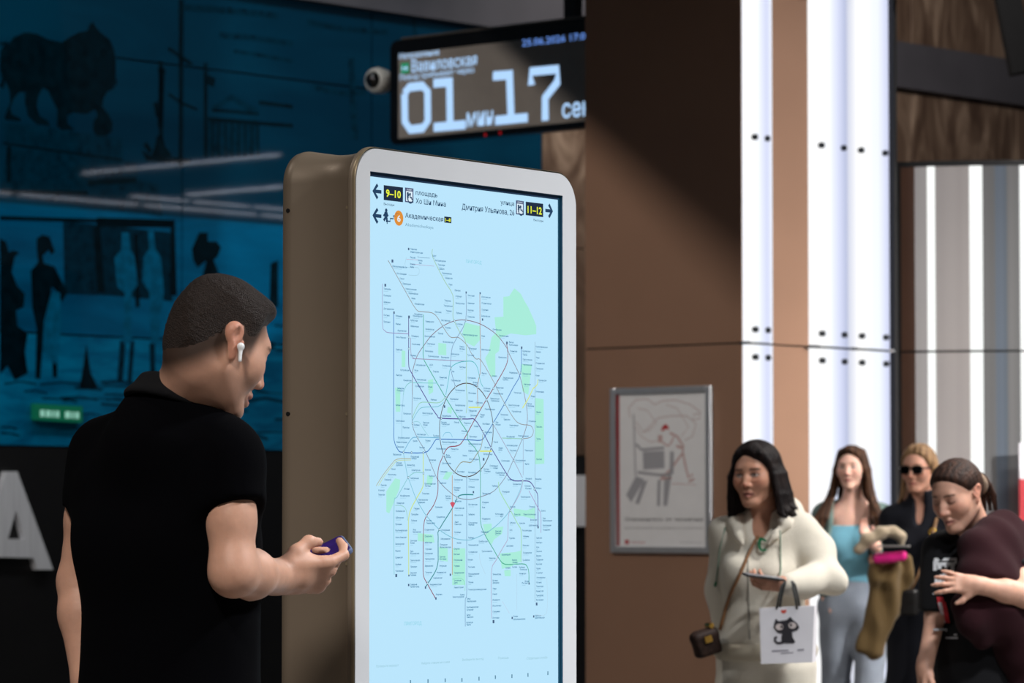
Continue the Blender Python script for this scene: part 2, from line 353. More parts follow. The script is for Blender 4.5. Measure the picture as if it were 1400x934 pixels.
# ================================================================== THE BROWN PILLAR
M_tan = mat('tan_panel', (150, 116, 95), .45, var=.05, vscale=2, spec=.3)
M_black = mat('black_joint', (10, 9, 9), .6, var=0)
M_chrome = mat('chrome_trim', (230, 232, 236), .12, metal=1, var=0)
PB = Vector((.945 * KF, 15.0 * KF, 0)); AW = A48 - R(90)                     # near corner; left face runs along AW
CL = Plane(PB.x, PB.y, AW)                                         # left face: local x negative to the left
CW = -CL.uv(800, 500)[0]
JZ = hz(2.093); PH = CZ
pil = empty('pillar', (PB.x, PB.y, 0), AW, 'square brown panelled pillar with luminous strips on its right side', 'pillar')
# local axes of the pillar: x along the left face (to the right), y along the right face, away
MB().box(-CW + .02, -.02, .02, 1.02 * KF, 0, PH).build('pillar_core', M_black, pil)
for (z0, z1) in ((.0, .12), (.125, JZ - .004), (JZ + .004, PH)):
    bevel(MB().box(-CW, 0, 0, .02, z0, z1).build('left_panel', M_tan if z0 > .1 else M_dark, pil), .002, 1)
MB().box(-CW + .01, -.01, .006, .02, JZ - .01, JZ + .01).build('joint_strip', M_black, pil)
def rs(px):                                                        # right face position of a pixel column
    r = (px - 700) / F; return (r * PB.y - PB.x) / (ux - r * uy)
S1, S2, S3, S4 = rs(1057), rs(1107), rs(1160), rs(1217)
for (z0, z1) in ((.0, JZ - .004), (JZ + .004, PH)):
    bevel(MB().box(-.02, 0, S1 + .004, S2 - .004, z0, z1).build('right_panel', M_tan, pil), .002, 1)
bevel(MB().box(-CW, -.02, 1.02 * KF, 1.02 * KF + .02, 0, PH).build('back_panel', M_tan, pil), .002, 1)
def profile(y0, y1, bulge, n=10):
    """slightly rounded front of a luminous strip: list of (x, y)"""
    return [(bulge * math.sin(math.pi * i / n) ** .7, y0 + (y1 - y0) * i / n) for i in range(n + 1)]
def strip_mat():
    m = emis('strip_light', (255, 255, 255), 1.08); N = m.node_tree.nodes; at_ = N.new('ShaderNodeAttribute'); at_.attribute_name = 'Col'
    m.node_tree.links.new(at_.outputs['Color'], N['Principled BSDF'].inputs['Emission Color']); return m
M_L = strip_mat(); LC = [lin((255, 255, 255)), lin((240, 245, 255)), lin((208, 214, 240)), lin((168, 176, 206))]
M_stud = mat('black_stud', (14, 20, 26), .4, var=0)
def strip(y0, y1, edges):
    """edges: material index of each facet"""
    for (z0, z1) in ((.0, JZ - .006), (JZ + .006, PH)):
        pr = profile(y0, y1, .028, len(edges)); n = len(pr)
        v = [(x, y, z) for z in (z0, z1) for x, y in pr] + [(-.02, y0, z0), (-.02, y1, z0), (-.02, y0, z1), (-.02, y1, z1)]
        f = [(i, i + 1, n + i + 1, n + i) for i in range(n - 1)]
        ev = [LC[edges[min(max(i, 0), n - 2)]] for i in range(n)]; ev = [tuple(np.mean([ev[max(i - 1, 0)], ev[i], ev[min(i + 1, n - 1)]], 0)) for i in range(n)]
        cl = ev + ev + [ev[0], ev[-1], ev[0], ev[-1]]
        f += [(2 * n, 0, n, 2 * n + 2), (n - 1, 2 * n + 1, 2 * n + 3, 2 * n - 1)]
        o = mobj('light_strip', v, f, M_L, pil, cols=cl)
        zs = (z0 + .07, z1 - .068) if z1 < JZ + .1 else (z0 + .068, hz(2.945), PH - .1)
        for z in zs:
            for t in (.27, .68) if y0 < .1 else (.22, .80):
                yy = y0 + (y1 - y0) * t
                MB().cyl((.012, yy, z), (.042, yy, z), .0165, n=12).build('stud', M_stud, o)
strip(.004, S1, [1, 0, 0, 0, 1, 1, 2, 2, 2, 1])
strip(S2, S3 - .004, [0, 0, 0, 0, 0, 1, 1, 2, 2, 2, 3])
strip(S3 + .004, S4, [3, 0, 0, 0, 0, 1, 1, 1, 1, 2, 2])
# lamps inside the strips throw their light out
# chrome joint trims where the panels meet
for (ya, yb) in ((-.006, .03), (S2 - .05, S2 + .05), (S3 - .02, S3 + .05), (S4 - .05, S4)):
    MB().box(-.01, .034, ya, yb, JZ - .008, JZ + .008).build('joint_trim', M_chrome, pil)
MB().box(-.03, .036, S4, S4 + .03, 0, PH).build('edge_post', M_black, pil)
# ---- framed poster on the left face
po = empty('framed_poster', (PB.x, PB.y, 0), AW, 'framed white safety poster with red line drawing on the brown pillar', 'poster')
M_fr = mat('poster_frame_silver', (196, 198, 202), .3, metal=.55, var=.04)
M_pp = mat('poster_paper', (242, 242, 244), .55, var=.02)
(xa, za), (xb, zb) = CL.uv(838, 756), CL.uv(975, 527)
fw = .036
for (n_, b4) in (('frame_bar', (xa, xa + fw, za, zb)), ('frame_bar', (xb - fw, xb, za, zb)), ('frame_bar', (xa + fw, xb - fw, za, za + fw)), ('frame_bar', (xa + fw, xb - fw, zb - fw, zb))):
    bevel(MB().box(b4[0], b4[1], -.028, 0, b4[2], b4[3]).build(n_, M_fr, po), .006, 2)
pap = MB().box(xa + fw, xb - fw, -.010, -.002, za + fw, zb - fw).build('poster_sheet', M_pp, po)
def P_(x, y):      # coordinates of the 584-wide crop of the poster
    return CL.uv(830 + x * 150 / 584, 520 + y * 240 / 934)
def pprint(name, col, polys=(), strokes=(), y=-.0105, texts=()):
    b_ = MB()
    for p in polys: b_.flat([P_(*q) for q in p], y)
    for p, w in strokes: b_.stroke([P_(*q) for q in p], w * KF, y)
    for (t, x0, x1, zb_, h, bo) in texts:
        a = P_(x0, zb_); c = P_(x1, zb_); put_text(b_, t, a[0], c[0], a[1], h * KF, y, bo)
    return b_.build(name, mat('print_%d_%d_%d' % col, col, .55, var=0), po)
pprint('red_stripe', (150, 40, 48), [[(56, 66), (72, 66), (74, 880), (60, 880)]])
pprint('chair_print', (172, 172, 178), [[(196, 380), (310, 375), (312, 468), (200, 476)], [(160, 510), (205, 528), (135, 650), (108, 610)], [(196, 540), (222, 532), (176, 660), (156, 655)], [(276, 530), (292, 530), (288, 670), (272, 668)], [(310, 530), (350, 500), (326, 668), (306, 668)]],
       [([(148, 180), (158, 510)], .007), ([(160, 340), (190, 370), (310, 360)], .012), ([(170, 490), (290, 505), (345, 500)], .012), ([(352, 380), (350, 500)], .02)])
pprint('child_print', (208, 176, 174), [[(276, 296), (300, 290), (300, 332), (280, 330)]],
       [([(340, 280), (380, 300), (412, 350), (410, 385), (340, 480), (300, 518)], .010), ([(410, 385), (420, 440), (440, 520), (462, 500)], .010), ([(300, 330), (330, 350), (350, 330), (360, 300)], .007), ([(376, 350), (412, 362)], .012), ([(290, 525), (350, 520)], .012), ([(440, 540), (470, 525)], .010), ([(350, 550), (480, 556)], .003)])
pprint('curl_print', (212, 196, 196), [], [([(130, 200), (120, 150), (160, 105), (220, 100), (260, 130), (300, 110), (370, 105), (450, 130), (505, 170), (500, 205), (460, 210), (470, 180), (500, 180)], .005), ([(160, 220), (200, 280), (280, 200), (350, 190), (430, 190), (480, 230), (460, 300), (420, 320)], .005),
       ([(150, 240), (190, 300), (240, 330), (280, 320)], .004), ([(170, 150), (220, 160), (270, 230), (230, 270), (200, 270)], .004), ([(320, 130), (380, 150), (440, 250), (400, 300)], .004)])
pprint('cap_print', (190, 36, 40), [[(294, 268), (302, 244), (316, 234), (330, 240), (336, 264), (318, 258), (306, 270)]])
pprint('headline_print', (46, 46, 50), texts=[('Отвлекитесь от телефона', 103, 516, 748, .0105 * 1.25, .012)])
pprint('text_print', (120, 118, 120), texts=[('присматривайте за ребёнком в транспорте', 100, 516, 790, .0075, 0)])
pprint('logo_print', (190, 50, 60), [[(102, 850), (122, 848), (122, 872), (102, 873)]], texts=[('Метро', 132, 210, 868, .009, 0)])
pprint('address_print', (150, 150, 155), texts=[('mosmetro.ru', 396, 512, 866, .006, 0)])
# ================================================================== STEEL BOOTH TO THE RIGHT
BX, BY = 2.2 * KF, 17.25 * KF
bo = empty('steel_booth', (BX, BY, 0), 0, 'rounded booth clad in grey steel with white reflections built as glowing lines', 'booth')
BR = 1.52 * KF; BT = hz(2.895)
def arc_panel(name, p0, p1, m, r=BR, z0=0., z1=BT, th=.03):
    """panel on the round front between two pixel columns"""
    def ang(px):
        rr = (px - 700) / F; A_ = 1 + rr * rr; B_ = -2 * (rr * BX + BY); C_ = BX ** 2 + BY ** 2 - r * r
        y = (-B_ - math.sqrt(max(B_ * B_ - 4 * A_ * C_, 0))) / (2 * A_); return math.atan2(rr * y - BX, -(y - BY))
    a0, a1 = ang(p0), ang(p1); n = max(2, int(abs(a1 - a0) / .04) + 1)
    v = []; f = []
    for i in range(n + 1):
        a = a0 + (a1 - a0) * i / n
        for rr in (r, r - th):
            for z in (z0, z1): v.append((rr * math.sin(a), -rr * math.cos(a), z))
    for i in range(n):
        k = 4 * i; q = k + 4
        f += [(k, q, q + 1, k + 1), (k + 2, k + 3, q + 3, q + 2), (k + 1, q + 1, q + 3, k + 3), (k, k + 2, q + 2, q)]
    f += [(0, 1, 3, 2), (4 * n, 4 * n + 2, 4 * n + 3, 4 * n + 1)]
    return mobj(name, v, f, m, bo, smooth=False)
M_st1 = mat('steel_grey', (170, 166, 164), .4, metal=.12, var=.06, vscale=1.5, stretch=(14, 14, .1))
M_st2 = mat('steel_mauve', (160, 154, 151), .45, metal=.1, var=.05, vscale=1.5, stretch=(14, 14, .1))
M_st3 = mat('steel_dark', (112, 112, 112), .35, metal=.2, var=.25, vscale=1.2, stretch=(18, 18, .05))
M_br = mat('bronze_panel', (82, 58, 46), .4, metal=.3, var=.05)
M_bl = emis('booth_reflection', (250, 252, 250), 1.15)  # reflections of light strips in the polished metal, built as glowing bands
for (z0, z1) in ((0, JZ - .006), (JZ + .006, BT)):
    for (n_, a, b__, m_, r_) in (('edge_panel', 1221, 1233, M_black, BR), ('bronze_panel', 1233, 1252, M_br, BR), ('steel_panel', 1252, 1269, M_st1, BR), ('reflection_line', 1269, 1280, M_bl, BR - .004),
                            ('steel_panel', 1280, 1327, M_st2, BR), ('reflection_line', 1327, 1345, M_bl, BR - .004), ('steel_panel', 1345, 1362, M_st3, BR), ('steel_panel', 1362, 1378, mat('steel_blue', (98, 107, 118), .35, metal=.2, var=.15, vscale=1.2, stretch=(18, 18, .05)), BR), ('steel_panel', 1378, 1396, M_st3, BR),
                            ('reflection_line', 1396, 1410, M_bl, BR - .004), ('steel_panel', 1410, 1450, M_st2, BR), ('steel_panel', 1450, 1500, M_st3, BR)):
        arc_panel(n_, a, b__, m_, r_, z0, z1)
arc_panel('joint_strip', 1225, 1500, M_black, BR - .012, JZ - .012, JZ + .012)
arc_panel('top_rim', 1221, 1500, M_black, BR + .004, BT, BT + .03, .06)
b_ = MB(); b_.cyl((0, 0, 0), (0, 0, BT), BR - .34, n=40); b_.build('booth_core', M_dark, bo)
# red and white notice at the right picture edge, on the booth
no = empty('notice', at(1402, 650, 15.62 * KF), R(8), 'red and white notice at the far right on the booth', 'notice')
MB().box(-.036, .32, -.006, .006, -.02, .18).build('white_field', mat('notice_white', (225, 222, 230), .5), no)
MB().box(-.036, .32, -.006, .006, -.31, -.02).build('red_field', mat('notice_red', (176, 40, 50), .5), no)
# ================================================================== TRAIN COUNTDOWN DISPLAY
TD = Plane(at(800, 100, 17.0 * KF).x, 17.0 * KF, AW)
td = empty('countdown_display', (TD.o.x, TD.o.y, 0), AW, 'black hanging display counting down 01 min 17 sec to the next train', 'display')
def Td(x, y):      # coordinates of the 1400-wide crop (530..800, 20..200)
    return TD.uv(530 + x * 270 / 1400, 20 + y * 180 / 933)
xl = Td(14, 500)[0]; zt = Td(500, 128)[1]; zbm = Td(500, 882)[1]; xr = .62 * KF
def rrect(x0, x1, z0, z1, r, n=6):
    o = []
    for cx, cz, a0 in ((x1 - r, z0 + r, -90), (x1 - r, z1 - r, 0), (x0 + r, z1 - r, 90), (x0 + r, z0 + r, 180)):
        for i in range(n + 1):
            a = R(a0 + 90 * i / n); o.append((cx + r * math.cos(a), cz + r * math.sin(a)))
    return o
M_dbk = mat('display_black', (9, 9, 11), .35, var=.1, spec=.4)
hs = MB().prism(rrect(xl, xr, zbm, zt, .058), 0, .11).build('housing', M_dbk, td); bevel(hs, .008, 2)
x0s, z0s = Td(80, 880); z1s = Td(500, 232)[1]
scr = MB().prism(rrect(x0s, xr - .05, z0s, z1s, .008, 2), -.006, .0).build('screen', mat('display_glass', (165, 156, 148), .5, var=.04, spec=.4), td)
MB().box(xl + .1, xr - .1, .0, .11, zt - .001, zt + .012).build('top_plate', mat('display_top_metal', (120, 112, 104), .35, metal=.6), td)
MB().box(-.2, -.1, .03, .09, zt, CZ).build('hanger', M_dbk, td); MB().box(.35, .45, .03, .09, zt, CZ).build('hanger', M_dbk, td)
M_pix = emis('led_white_blue', (176, 214, 255), 1.05); M_pixb = emis('led_blue', (112, 160, 250), .95)
YS = -.0075
def big(name, strokes, w):
    b_ = MB()
    for s_ in strokes: b_.stroke([Td(*q) for q in s_], w, YS)
    return b_.build(name, M_pix, scr)
W1 = abs(Td(0, 640)[1] - Td(0, 702)[1])
big('digit_zero', [[(125, 560), (128, 760), (165, 815), (255, 805), (290, 755), (288, 545), (252, 505), (160, 515), (125, 560)]], W1)
big('digit_one', [[(330, 488), (443, 478)], [(443, 448), (448, 775)], [(332, 800), (558, 780)]], W1)
big('digit_one', [[(752, 436), (870, 428)], [(868, 396), (880, 725)], [(768, 752), (998, 730)]], W1)
big('digit_seven', [[(1025, 500), (1022, 405), (1210, 388), (1208, 480), (1122, 590), (1122, 752)]], W1)
def dtext(name, t, x0, x1, yb, h, m, bold=.01):
    b_ = MB(); a = Td(x0, yb); c = Td(x1, yb); put_text(b_, t, a[0], c[0], a[1], h, YS, bold); return b_.build(name, m, scr)
Hh = abs(Td(0, 100)[1] - Td(0, 101)[1])
def row(x, y_left, s=-.0845): return y_left + (x - 80) * s
dtext('minutes_word', 'мин', 566, 752, 796, 128 * Hh, M_pix, .012)
dtext('seconds_word', 'сек', 1242, 1450, 733, 128 * Hh, M_pix, .012)
dtext('direction_text', 'Направление', 88, 370, 318, 44 * Hh, M_pix, 0.)
dtext('station_text', 'Вавиловская', 176, 638, 408, 84 * Hh, M_pix, .008)
dtext('arrival_text', 'Поезд прибывает через', 92, 618, 468, 42 * Hh, M_pix, 0.)
dtext('date_text', '25.06.2026 17:00', 960, 1440, 226, 48 * Hh, M_pixb, .0)
b_ = MB(); b_.flat([Td(*q) for q in ((100, 346), (156, 340), (158, 414), (100, 420))], YS); b_.build('line_badge', emis('badge_green', (24, 150, 100), .75), scr)
b_ = MB(); a = Td(108, 396); c = Td(150, 396); put_text(b_, '16', a[0], c[0], a[1], 30 * Hh, YS - .0008, .03); b_.build('badge_number', M_pix, scr)
for (x, y) in ((693, 852), (798, 838)): c = Td(x, y); MB().disc(c[0], c[1], .011, -.001).build('red_pilot_lamp', emis('pilot_red', (180, 22, 30), .55), td)
# dome camera on the left end of the display
cm = empty('dome_camera', at(515, 110, 17.95 * KF), R(-35), 'small white dome camera with black lens beside the display', 'camera')
def lathe(mb, prof, n=24):
    """profile of (radius, height) turned about the -y axis"""
    v = [(r * math.cos(2 * math.pi * k / n), -h, r * math.sin(2 * math.pi * k / n)) for r, h in prof for k in range(n)]
    f = [(i * n + k, i * n + (k + 1) % n, (i + 1) * n + (k + 1) % n, (i + 1) * n + k) for i in range(len(prof) - 1) for k in range(n)]
    f += [tuple(range(n)), tuple((len(prof) - 1) * n + k for k in range(n - 1, -1, -1))]
    mb.add(v, f); return mb
lathe(MB(), [(.065, -.09), (.08, -.065), (.086, -.0), (.078, .026), (.065, .039), (.055, .04)]).build('shell', mat('camera_white', (214, 212, 206), .4), cm, smooth=True)
lathe(MB(), [(.055, .036), (.052, .047), (.039, .068), (.02, .078), (.003, .081)]).build('lens_dome', mat('lens_black', (8, 8, 10), .08, spec=.8), cm, smooth=True)
MB().box(-.02, .045, .05, .09, -.03, .03).build('bracket', mat('bracket_grey', (120, 116, 110), .5), cm)
# ================================================================== INFORMATION KIOSK
KA = R(55.0); KX, KY = at(482, 600, 7.4).x, 7.4
KP = Plane(KX, KY, KA)
KW = KP.uv(787, 600)[0]; KH = at(482, 196.5, 7.4).z; KD = .193
ki = empty('info_kiosk', (KX, KY, 0), KA, 'tall rounded metro map kiosk with bronze metal body and lit screen', 'kiosk')
M_kb = mat('kiosk_bronze', (142, 126, 108), .45, metal=.28, var=.035, vscale=2, bump=.015, bscale=900, spec=.4)
M_kw = mat('kiosk_white_glass', (206, 206, 208), .3, var=.01, spec=.4)
M_trim = mat('kiosk_trim', (168, 150, 122), .4, metal=.45, var=.03)
def sweep(name, prof, m, r0=.075, x0=0., x1=None, z0=0., z1=None, smooth=True, nseg=12, capf=True, capb=True):
    """rounded outline swept in depth; prof = list of (depth y, inset)"""
    x1 = KW if x1 is None else x1; z1 = KH if z1 is None else z1
    v = []; n = None; f = []
    for y, ins in prof:
        o = rrect(x0 + ins, x1 - ins, z0, z1 - ins * .42, max(r0 - ins * .6, .004), nseg); n = len(o); v += [(x, y, z) for x, z in o]
    for i in range(len(prof) - 1): f += [(i * n + k, (i + 1) * n + k, (i + 1) * n + (k + 1) % n, i * n + (k + 1) % n) for k in range(n)]
    if capf: f.append(tuple(range(n)))
    if capb: f.append(tuple((len(prof) - 1) * n + k for k in range(n - 1, -1, -1)))
    o = mobj(name, v, f, m, ki, smooth=smooth)
    if smooth:
        es = o.modifiers.new('split', 'EDGE_SPLIT'); es.split_angle = R(38)
    return o
def sm(t): t = min(max(t, 0), 1); return t * t * (3 - 2 * t)
prof = [(.004, .002), (.007, .0), (.012, .0)]
for i in range(1, 25):
    t = i / 24; prof.append((.012 + t * .156, .0015 + .027 * math.sin(math.pi * t ** .8)))
prof += [(.175, .002), (.186, .006), (KD, .016)]
body = sweep('body', prof, M_kb, capf=False)
fr_ = sweep('front_trim', [(-.003, .0035), (-.001, .002), (.005, .002)], M_trim, .073, capf=False, capb=False)
# white glass front with the opening for the screen: four pieces round it, one mesh
(sx0, _), (sx1, _) = KP.uv(503, 600), KP.uv(767, 600)
sz1 = KP.uv(503, 234.2)[1]; sz0 = sz1 - 1.24
out = rrect(.0045, KW - .0045, .0, KH - .0045, .071, 12)
def front_face():
    n = len(out); y = -.0045
    inn = [(sx1, sz0), (sx1, sz1), (sx0, sz1), (sx0, sz0)]
    q = n // 4; v = [(x, y, z) for x, z in out] + [(x, y, z) for x, z in inn] + [(x, .0, z) for x, z in out]
    f = []
    for c in range(4):
        for i in range(q - 1): f.append((c * q + i, c * q + i + 1, n + c))
        f.append((c * q + q - 1, ((c + 1) * q) % n, n + (c + 1) % 4, n + c))
    f += [(i, n + 4 + i, n + 4 + (i + 1) % n, (i + 1) % n) for i in range(n)]
    return mobj('front_glass', v, f, M_kw, ki)
front_face()
DEP = .010
rec = MB()
rec.box(sx0 - .004, sx0, -.0044, DEP + .004, sz0, sz1); rec.box(sx1, sx1 + .004, -.0044, DEP + .004, sz0, sz1)
rec.box(sx0, sx1, -.0044, DEP + .004, sz1, sz1 + .004); rec.box(sx0, sx1, -.0044, DEP + .004, sz0 - .004, sz0)
rec.build('screen_recess', mat('recess_dark', (24, 84, 112), .5, var=0), ki)  # teal base colour takes in the glow of the screen
body.modifiers.clear(); es = body.modifiers.new('split', 'EDGE_SPLIT'); es.split_angle = R(38)
# body front cap sits behind the screen; the screen itself
SCR = emis('screen_pale_blue', (186, 229, 252), 1.0)
bt = sz1 - KP.uv(503, 240.3)[1]
scn = MB().box(sx0 - .02, sx1 + .002, DEP - .006, DEP - .002, sz0, sz1 - bt).build('screen', SCR, ki)
MB().box(sx0 - .02, sx1 + .002, DEP - .007, DEP - .002, sz1 - bt, sz1).build('screen_top_border', mat('screen_border', (40, 66, 96), .4, var=0), ki)
MB().box(sx1 - .006, sx1 + .002, DEP - .0072, DEP - .002, sz0, sz1).build('screen_side_border', mat('recess_dark', (12, 46, 62)), ki)
KS = Plane(KX - math.sin(KA) * (DEP - .006), KY + math.cos(KA) * (DEP - .006), KA)   # plane of the picture
kb = body
for (px, py, r, nm, m_) in ((393, 288, .0045, 'screw_hole', M_black), (393, 566, .0045, 'screw_hole', M_black), (470, 283, .0035, 'screw', M_trim), (470, 566, .0035, 'screw', M_trim), (470, 771, .0035, 'screw', M_trim)):
    pl = Plane(KX, KY, KA + R(90)); a, z = pl.uv(px, py)
    # depth position -> inset of the curved side
    ins = float(np.interp(a, [p_[0] for p_ in prof], [p_[1] for p_ in prof]))
    MB().cyl((ins - .0012, a, z), (ins + .004, a, z), r, n=14).build(nm, m_, kb)
# -------- what the screen shows
INK = (28, 62, 96)
def sx(name, m, polys=(), strokes=(), lay=0, discs=(), parent=scn):
    b_ = MB(); y = DEP - .0062 - .0002 * lay
    for p in polys: b_.flat(KS.pts(p), y)
    for p, w in strokes: b_.stroke(KS.pts(p), w, y)
    for (px, py, r) in discs: c = KS.uv(px, py); b_.disc(c[0], c[1], r, y, 16)
    return b_.build(name, m, parent)
E_ink = emis('screen_ink', INK, 1); E_navy = emis('screen_navy', (20, 38, 62), 1); E_yel = emis('screen_yellow', (240, 250, 60), 1)
E_bg = emis('screen_pale_blue', (186, 229, 252), 1)
def za(x, y): return (500 + x * 140 / 1308, 230 + y * 100 / 934)        # header, left crop
def zb_(x, y): return (620 + x * 170 / 1400, 250 + y * 80 / 659)        # header, right crop
def arrow(fn, tip, wing, tail):
    a = KS.uv(*fn(*tip)); t = KS.uv(*fn(*tail)); h = (KS.uv(*fn(*wing[0]))[1] - KS.uv(*fn(*wing[1]))[1]) / 2; wxx = KS.uv(*fn(*wing[0]))[0]
    b_ = MB(); y = DEP - .0064; w = .0072
    b_.stroke([(wxx, a[1] + h), a, (wxx, a[1] - h)], w, y); b_.stroke([a, (t[0], a[1])], w, y - .0001)
    return b_.build('arrow', E_ink, scn)
arrow(za, (98, 292), ((150, 210), (150, 386)), (198, 304)); arrow(za, (98, 604), ((150, 524), (150, 702)), (198, 616))
arrow(zb_, (1108, 320), ((1072, 248), (1072, 390)), (1032, 312))
def stext(t, fn, x0, x1, yb, h, m=E_ink, bold=0., lay=2, parent=scn, name='text_line'):
    """base line given at x0; h = capital height in crop pixels"""
    a = KS.uv(*fn(x0, yb)); c = KS.uv(*fn(x1, yb)); t_ = KS.uv(*fn(x0, yb - h)); b_ = MB()
    put_text(b_, t, a[0], c[0], a[1], t_[1] - a[1], DEP - .0062 - .0002 * lay, bold); return b_.build(name, m, parent)
def kbox(fn, x0, x1, y0, y1): 
    a = KS.uv(*fn(x0, y0)); c = KS.uv(*fn(x1, y0)); b2 = KS.uv(*fn(x0, y1)); return [(a[0], a[1]), (c[0], a[1]), (c[0], b2[1]), (a[0], b2[1])]
def panel(name, fn, x0, x1, y0, y1, m, lay=1):
    return MB().flat(kbox(fn, x0, x1, y0, y1), DEP - .0062 - .0002 * lay).build(name, m, scn)
panel('exit_badge', za, 228, 474, 216, 406, E_navy); stext('9–10', za, 256, 446, 362, 96, E_yel, .022)
panel('exit_badge', zb_, 812, 1008, 212, 364, E_navy); stext('11–12', zb_, 832, 992, 338, 82, E_yel, .022)
stext('Выходы', za, 228, 362, 470, 32, E_ink); stext('Выходы', zb_, 900, 1008, 430, 26, E_ink)
for fn, (x0, x1, y0, y1) in ((za, (500, 608, 246, 432)), (zb_, (702, 790, 196, 354))):
    panel('lift_badge', fn, x0, x1, y0, y1, emis('screen_grey_ink', (74, 84, 120), 1))
    w = x1 - x0; h = y1 - y0
    panel('lift_badge_field', fn, x0 + w * .12, x1 - w * .12, y0 + h * .24, y1 - h * .07, emis('screen_white', (222, 240, 252), 1), 2)
    sxp = [(x0 + w * .3, y0 + h * .4), (x0 + w * .62, y0 + h * .45)]
    b_ = MB()
    fm = lambda x, y: KS.uv(*fn(x, y))
    yy = DEP - .0068
    ox = KS.uv(*fn(x0, y0)); oz = KS.uv(*fn(x0, y1)); o1 = KS.uv(*fn(x1, y0)); sxm = o1[0] - ox[0]; szm = ox[1] - oz[1]
    q = lambda a, c: (ox[0] + a * sxm, oz[1] + c * szm)
    b_.disc(*q(.32, .6), .0035, yy, 10); b_.stroke([q(.32, .54), q(.32, .3)], .006, yy); b_.stroke([q(.32, .3), q(.32, .16)], .004, yy)
    b_.disc(*q(.58, .58), .003, yy, 10); b_.stroke([q(.58, .54), q(.6, .34), q(.76, .34), q(.82, .2)], .0036, yy)
    b_.stroke([(q(.62, .27)[0] + .009 * math.cos(t), q(.62, .27)[1] + .009 * math.sin(t)) for t in np.linspace(2, 6.3, 14)], .003, yy)
    b_.build('lift_pictogram', E_ink, scn)
    b_ = MB(); put_text(b_, 'ЛИФТ', q(.16, 0)[0], q(.84, 0)[0], q(0, .81)[1], szm * .12, yy, .0); b_.build('lift_word', emis('screen_white', (222, 240, 252)), scn)
stext('площадь', za, 636, 912, 340, 62, bold=.006); stext('Хо Ши Мина', za, 636, 1020, 448, 66, bold=.006)
stext('улица', zb_, 528, 680, 242, 50, bold=.006); stext('Дмитрия Ульянова, 26', zb_, 92, 682, 300, 66, bold=.006)
# walker on stairs
b_ = MB(); yy = DEP - .0064
K = lambda x, y: KS.uv(*za(x, y))
c = K(260, 540); b_.disc(c[0], c[1], .0042, yy, 12)
for s_, w in (([(258, 560), (256, 620)], .011), ([(256, 566), (232, 600), (226, 612)], .0045), ([(258, 568), (276, 600), (286, 612)], .0045), ([(256, 615), (246, 640), (228, 668)], .006), ([(257, 615), (268, 645), (268, 690)], .006)):
    b_.stroke([K(*q_) for q_ in s_], w, yy)
b_.build('walker_pictogram', E_ink, scn)
b_ = MB(); x_, z_ = K(272, 712); st_ = [(x_, z_)]
for i in range(4): st_ += [(st_[-1][0], st_[-1][1] + .006), (st_[-1][0] + .0105, st_[-1][1] + .006)]
b_.stroke(st_, .0028, yy); b_.build('stair_pictogram', E_ink, scn)
c = K(420, 638); rr_ = (K(420, 542)[1] - K(420, 736)[1]) / 2
MB().disc(c[0], c[1], rr_, yy, 28).build('line_badge', emis('screen_orange', (222, 142, 52), 1), scn)
stext('6', za, 398, 442, 680, 84, emis('screen_white', (222, 240, 252)), .02, 3)
stext('Академическая', za, 502, 988, 630, 64, bold=.008); stext('Akademicheskaya', za, 502, 862, 738, 42, emis('screen_soft_ink', (108, 152, 178), 1))
panel('exit_badge', za, 1002, 1092, 616, 694, E_navy); stext('1–8', za, 1014, 1082, 680, 46, E_yel, .02)
# -------- the metro map on the screen: lines, parks, station names
def crv(P, k=3):
    """round the corners of a pixel polyline (Catmull-Rom)"""
    P = [np.array(p, float) for p in P]; o = []
    for i in range(len(P) - 1):
        p0, p1, p2, p3 = P[max(i - 1, 0)], P[i], P[i + 1], P[min(i + 2, len(P) - 1)]
        for t in np.linspace(0, 1, k, endpoint=False):
            o.append(tuple(.5 * ((2 * p1) + (-p0 + p2) * t + (2 * p0 - 5 * p1 + 4 * p2 - p3) * t * t + (-p0 + 3 * p1 - 3 * p2 + p3) * t ** 3)))
    o.append(tuple(P[-1])); return o
E_park = emis('screen_park', (168, 236, 218), 1)
parks = [[(676, 434), (688, 433), (688, 406), (696, 405), (703, 394), (712, 402), (716, 410), (722, 420), (730, 438), (733, 446), (733, 457), (718, 458.5), (698, 456), (684, 462), (682, 480), (677, 484), (677, 515), (671, 515), (663, 490), (668, 482), (672, 461), (678, 455)],
         [(731, 544), (743, 546), (744, 634), (731, 635)], [(635, 441), (656, 446), (656, 465), (648, 474), (637, 468), (632, 456)], [(599, 469), (610, 470), (610, 486), (599, 485)], [(549, 479), (554, 480), (554, 502), (549, 502)],
         [(712, 498), (727, 499), (722, 540), (714, 535)], [(540, 654), (547, 656), (546, 668), (535, 695), (532, 702), (528, 700), (528, 672), (536, 660)], [(702, 695), (719, 698), (731, 694), (731, 710), (715, 706), (703, 706)],
         [(660, 717), (672, 716), (672, 722), (688, 720), (686, 730), (675, 738), (672, 745), (664, 735)], [(618, 750), (636, 750), (636, 800), (618, 800)], [(600, 748), (612, 750), (612, 768), (600, 766)], [(571, 729), (592, 731), (594, 742), (571, 740)],
         [(540, 530), (547, 531), (547, 563), (541, 563)], [(683, 757), (704, 755), (712, 753), (712, 768), (698, 775), (686, 778)], [(689, 780), (698, 779), (698, 788), (690, 788)], [(585, 520), (592, 518), (592, 536), (586, 540)], [(610, 645), (619, 646), (612, 656), (605, 655)], [(584, 650), (592, 652), (590, 664), (583, 662)], [(612, 556), (618, 558), (617, 566), (611, 564)]]
for p in parks: MB().flat(KS.pts(p), DEP - .00635).build('map_park', E_park, scn)
